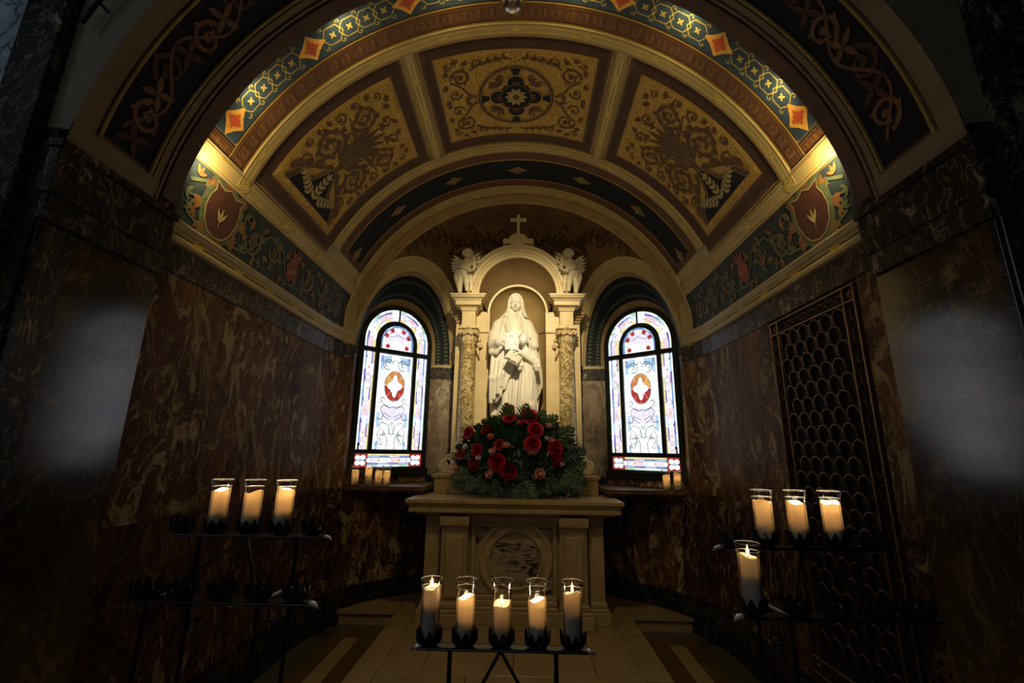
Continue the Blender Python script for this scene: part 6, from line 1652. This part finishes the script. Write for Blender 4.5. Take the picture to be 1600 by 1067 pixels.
# ================================================================ FLOWERS
def petal_rows(R0,h0,h1,a0,wa,curl,n=5,m=5,lean=0):
    rows=[]
    for i in range(n+1):
        u=i/n; r=R0*(.25+.75*sin(u*PI*.5))+curl*max(0,u-.7)*R0*1.6; z=h0+(h1-h0)*u-curl*max(0,u-.75)*R0*.9
        row=[]
        for j in range(m+1):
            v=j/m*2-1; a=a0+wa*v*sin(min(1,.35+u)*PI*.52); rr=r*(1+.05*(1-v*v)); row.append((rr*cos(a),rr*sin(a),z-.10*R0*abs(v)**3*u))
        rows.append(row)
    return rows
def rose_mesh(R,open_=1.0,seed=0):
    rg=random.Random(seed); mb=MB()
    mb.ball((0,0,R*.45),R*.20,8,6,(1,1,1.5))
    for ring,(k,rf,hf,cu) in enumerate(((3,.30,.92,.0),(4,.46,.90,.10),(5,.66,.80,.28),(6,.86,.66,.42),(6,1.02,.46,.55))):
        if ring>=4 and open_<.8: continue
        for i in range(k):
            a=2*PI*i/k+ring*.7+rg.uniform(-.12,.12); rows=petal_rows(R*rf*(.6+.4*open_ if ring>1 else 1),-R*.05*ring,R*(hf+rg.uniform(-.05,.05)),a,PI/k*1.35,cu*open_*rg.uniform(.8,1.2)); mb.grid(rows)
    return mb
def bud_mesh(R,seed=0):
    mb=MB(); rg=random.Random(seed); mb.ball((0,0,R*.7),R*.42,9,7,(1,1,1.7))
    for ring,(k,rf,h,cu) in enumerate(((3,.62,1.75,.05),(4,.80,1.55,.22),(5,.92,1.15,.5))):
        for i in range(k):
            a=2*PI*i/k+ring*.9; mb.grid(petal_rows(R*rf,-R*.05,R*h,a,PI/k*1.4,cu))
    return mb
FO=Vector((.035,4.70,1.30))
FW=thing('flower_arrangement','large bouquet of red roses, pale pink rosebuds and palm leaves on the altar','flowers',(0,0,0))
def place_pt(zx,zy):
    """bouquet shape: dome facing the viewer; zx,zy in metres from the centre of the bouquet"""
    q=min(1,math.hypot(zx/.80,(zy+.02)/(.58 if zy>0 else .42))); d=.30*sqrt(max(0,1-q*q)); return Vector((FO.x+zx,4.84-d-.04*(zy<-.1),1.535+zy)),q
SC=.00655/.99
def fpx(zx,zy): # from bouquet survey grid (1/5.33 px) to metres
    return ((zx*.1875+680-812)*SC*.985,-(zy*.1875+600-716)*SC)
reds=[(628,230,45),(628,295,42),(790,285,55),(725,325,35),(835,385,48),(303,410,38),(450,395,45),(378,545,38),(250,580,32),(372,655,52),(555,500,32),(540,635,52),(635,690,68),(810,495,50),(985,525,48),(985,605,50)]
pinks=[(430,380,20,'rosepink'),(490,455,28,'roseorange'),(604,520,28,'rosepink'),(513,560,30,'rosepink'),(398,610,25,'rosewhite'),(210,690,30,'rosepink'),(500,720,32,'rosepink'),(805,570,32,'rosepink'),(865,725,36,'rosepink'),(955,470,26,'rosepink'),(935,360,26,'rosepink'),(1030,640,22,'rosepink'),(1085,860,20,'rosepink'),(710,335,20,'rosepink'),(180,650,20,'rosewhite'),(285,520,22,'rosewhite'),(920,455,18,'rosewhite')]
def orient(o,p,dirv,roll,sc_):
    q=Vector(dirv).to_track_quat('Z','Y').to_matrix().to_4x4(); o.matrix_world=Matrix.Translation(p)@q@Matrix.Rotation(roll,4,'Z')@Matrix.Scale(sc_,4)
variants=[rose_mesh(.05,1,1).build('red_rose',M['rosered'],FW,smooth='all',fix=False),rose_mesh(.05,.7,2).build('red_rose',M['rosered'],FW,smooth='all',fix=False)]
usedv=[0,0]
rg=random.Random(11)
for i,(zx,zy,r) in enumerate(reds):
    x,z=fpx(zx,zy); p,q=place_pt(x,z); v=0 if i%3 else 1
    o=variants[v] if not usedv[v] else variants[v].copy()
    if usedv[v]: COL.objects.link(o); o.parent=FW
    usedv[v]=1
    d=Vector((x*1.1,-.75,(z+.05)*1.1+rg.uniform(-.1,.1))).normalized(); orient(o,p+d*.02,d,rg.uniform(0,6),r*.1875*SC/.05*1.08)
bm_={}
for i,(zx,zy,r,mt) in enumerate(pinks):
    x,z=fpx(zx,zy); p,q=place_pt(x,z)
    if mt not in bm_: bm_[mt]=o=bud_mesh(.03,i).build('rosebud',M[mt],FW,smooth='all',fix=False,label={'rosepink':None,'roseorange':'orange rosebud','rosewhite':'cream white rosebud'}[mt])
    else: o=bm_[mt].copy(); COL.objects.link(o); o.parent=FW
    d=Vector((x*1.6+rg.uniform(-.2,.2),-.6,z*1.2+rg.uniform(.1,.6))).normalized(); orient(o,p+Vector((0,-.02,0)),d,rg.uniform(0,6),r*.1875*SC/.03*1.0)
# palm fronds: leaflets along an arching rib
def frond(L,n,wd,spread,seed):
    rg=random.Random(seed); mb=MB()
    rib=[(0,L*u,L*.10*sin(u*PI*.6)-L*.16*u*u) for u in np.linspace(0,1,9)]
    mb.tube(rib,[.0035*(1-.7*u) for u in np.linspace(0,1,9)],5)
    for i in range(n):
        u=.22+.76*i/(n-1); y=L*u; z=L*.10*sin(u*PI*.6)-L*.16*u*u
        for sg in (-1,1):
            a=spread*(1.1-.55*u)+rg.uniform(-.06,.06); ll=L*.42*(sin(PI*min(1,.25+u*.72)))*rg.uniform(.85,1.1)+.02; dx,dy=sg*sin(a),cos(a); rows=[]
            for k in range(6):
                t=k/5; w=wd*sin(PI*min(1,.15+.85*t))*.5+.0004; cx,cyy,cz=dx*ll*t,y+dy*ll*t,z-.18*ll*t*t+.02*ll*t
                rows.append([(cx-dy*w,cyy+dx*w,cz-.3*w),(cx,cyy,cz+.2*w),(cx+dy*w,cyy-dx*w,cz-.3*w)])
            mb.grid(rows)
    return mb
fv=[frond(.34,9,.021,.95,1).build('palm_frond',M['leaf'],FW,smooth='all',fix=False),frond(.31,6,.038,.8,2).build('palm_frond',M['leaf2'],FW,smooth='all',fix=False),frond(.26,10,.012,1.1,3).build('fern_frond',M['leaf'],FW,smooth='all',fix=False)]
fu=[0,0,0]; rg=random.Random(5)
spec=[]
for k in range(28):
    a=-.35+ (PI+.7)*k/27; spec.append((a,rg.uniform(.28,.42),[0,2,0,1,2,0][k%6],rg.uniform(.85,1.15)))
spec+=[(.95,.40,1,1.15),(1.15,.42,1,1.0),(1.45,.40,0,1.1),(.62,.48,1,1.1),(.25,.50,0,1.1),(.05,.52,1,1.1),(-.2,.50,0,1.1),(-.40,.48,1,1.05),(PI+.25,.45,0,1.05),(PI-.1,.52,2,1.3),(PI-.3,.5,0,1.0)]
for a,rr,v,sc_ in spec:
    dv=Vector((cos(a),-rg.uniform(.15,.7),sin(a)*.85)); 
    base=Vector((FO.x+cos(a)*.62*rr*1.1,4.80-rg.uniform(0,.10),1.47+sin(a)*.46*rr*1.9*.9))
    o=fv[v] if not fu[v] else fv[v].copy()
    if fu[v]: COL.objects.link(o); o.parent=FW
    fu[v]=1
    y=dv.normalized(); n=Vector((rg.uniform(-.3,.3),-.8,rg.uniform(.1,.6))); x=y.cross(n).normalized(); zz=x.cross(y)
    o.matrix_world=Matrix.Translation(base)@Matrix((x,y,zz)).transposed().to_4x4()@Matrix.Scale(sc_*.95,4)
# lower fronds drooping over the altar front
for a,rr,v,sc_ in ((-PI/2,.0,1,1.0),(-PI/2+.5,.12,1,.95),(-PI/2-.55,.14,0,1.0),(-PI/2+1.0,.25,0,1.05),(-PI/2-1.0,.26,0,1.1),(-PI/2+1.35,.36,0,1.1),(-PI/2-1.35,.36,0,1.0),(-PI/2+.2,.05,0,.9),(-PI/2-.25,.05,2,1.1),(-PI/2+.8,.18,2,1.2),(-PI/2-.8,.2,2,1.2),(-.5,.42,0,1.1),(PI+.5,.4,0,1.0)):
    dv=Vector((cos(a)*1.0,-.35,sin(a)*.75)); base=Vector((FO.x-.02+cos(a)*rr,4.64-rg.uniform(0,.05),1.43+sin(a)*.05))
    o=fv[v].copy(); COL.objects.link(o); o.parent=FW
    y=dv.normalized(); n=Vector((rg.uniform(-.15,.15),-.9,.35)); x=y.cross(n).normalized(); zz=x.cross(y)
    o.matrix_world=Matrix.Translation(base)@Matrix((x,y,zz)).transposed().to_4x4()@Matrix.Scale(sc_*.85,4)
# dense small foliage filling the heart of the bouquet
mb=MB(); rg=random.Random(9)
for i in range(2600):
    a=rg.uniform(0,2*PI); q=sqrt(rg.random()); x=.58*q*cos(a); z=(.44 if sin(a)>0 else .33)*q*sin(a)-.02
    p,_q=place_pt(x,z); p.y+=rg.uniform(.03,.13); d=Vector((x*1.5+rg.uniform(-.7,.7),-.15,z*1.5+rg.uniform(-.6,.7))).normalized(); s_=Vector((rg.uniform(-.3,.3),1,rg.uniform(-.3,.3))).cross(d).normalized(); L=rg.uniform(.05,.11); w=L*.19
    mb.add([p,p+d*L*.5+s_*w,p+d*L,p+d*L*.5-s_*w],[(0,1,2,3)])
mb.build('foliage',M['leaf'],FW,kind='stuff',fix=False)
MB().lathe([(.09,0),(.10,.01),(.13,.09),(.135,.11),(.12,.11),(.10,.05),(.001,.04)],(FO.x,4.70,1.186),28).build('vase',M['iron'],FW,smooth=True)
mb=MB()
for i in range(24):
    a=2*PI*i/24; mb.tube([(FO.x+.05*cos(a),4.70+.05*sin(a),1.22),(FO.x+.09*cos(a),4.72+.05*sin(a),1.34),(FO.x+.22*cos(a),4.76+.02*sin(a),1.50)],.004,5)
mb.build('stems',M['leaf'],FW,kind='stuff',smooth='all')
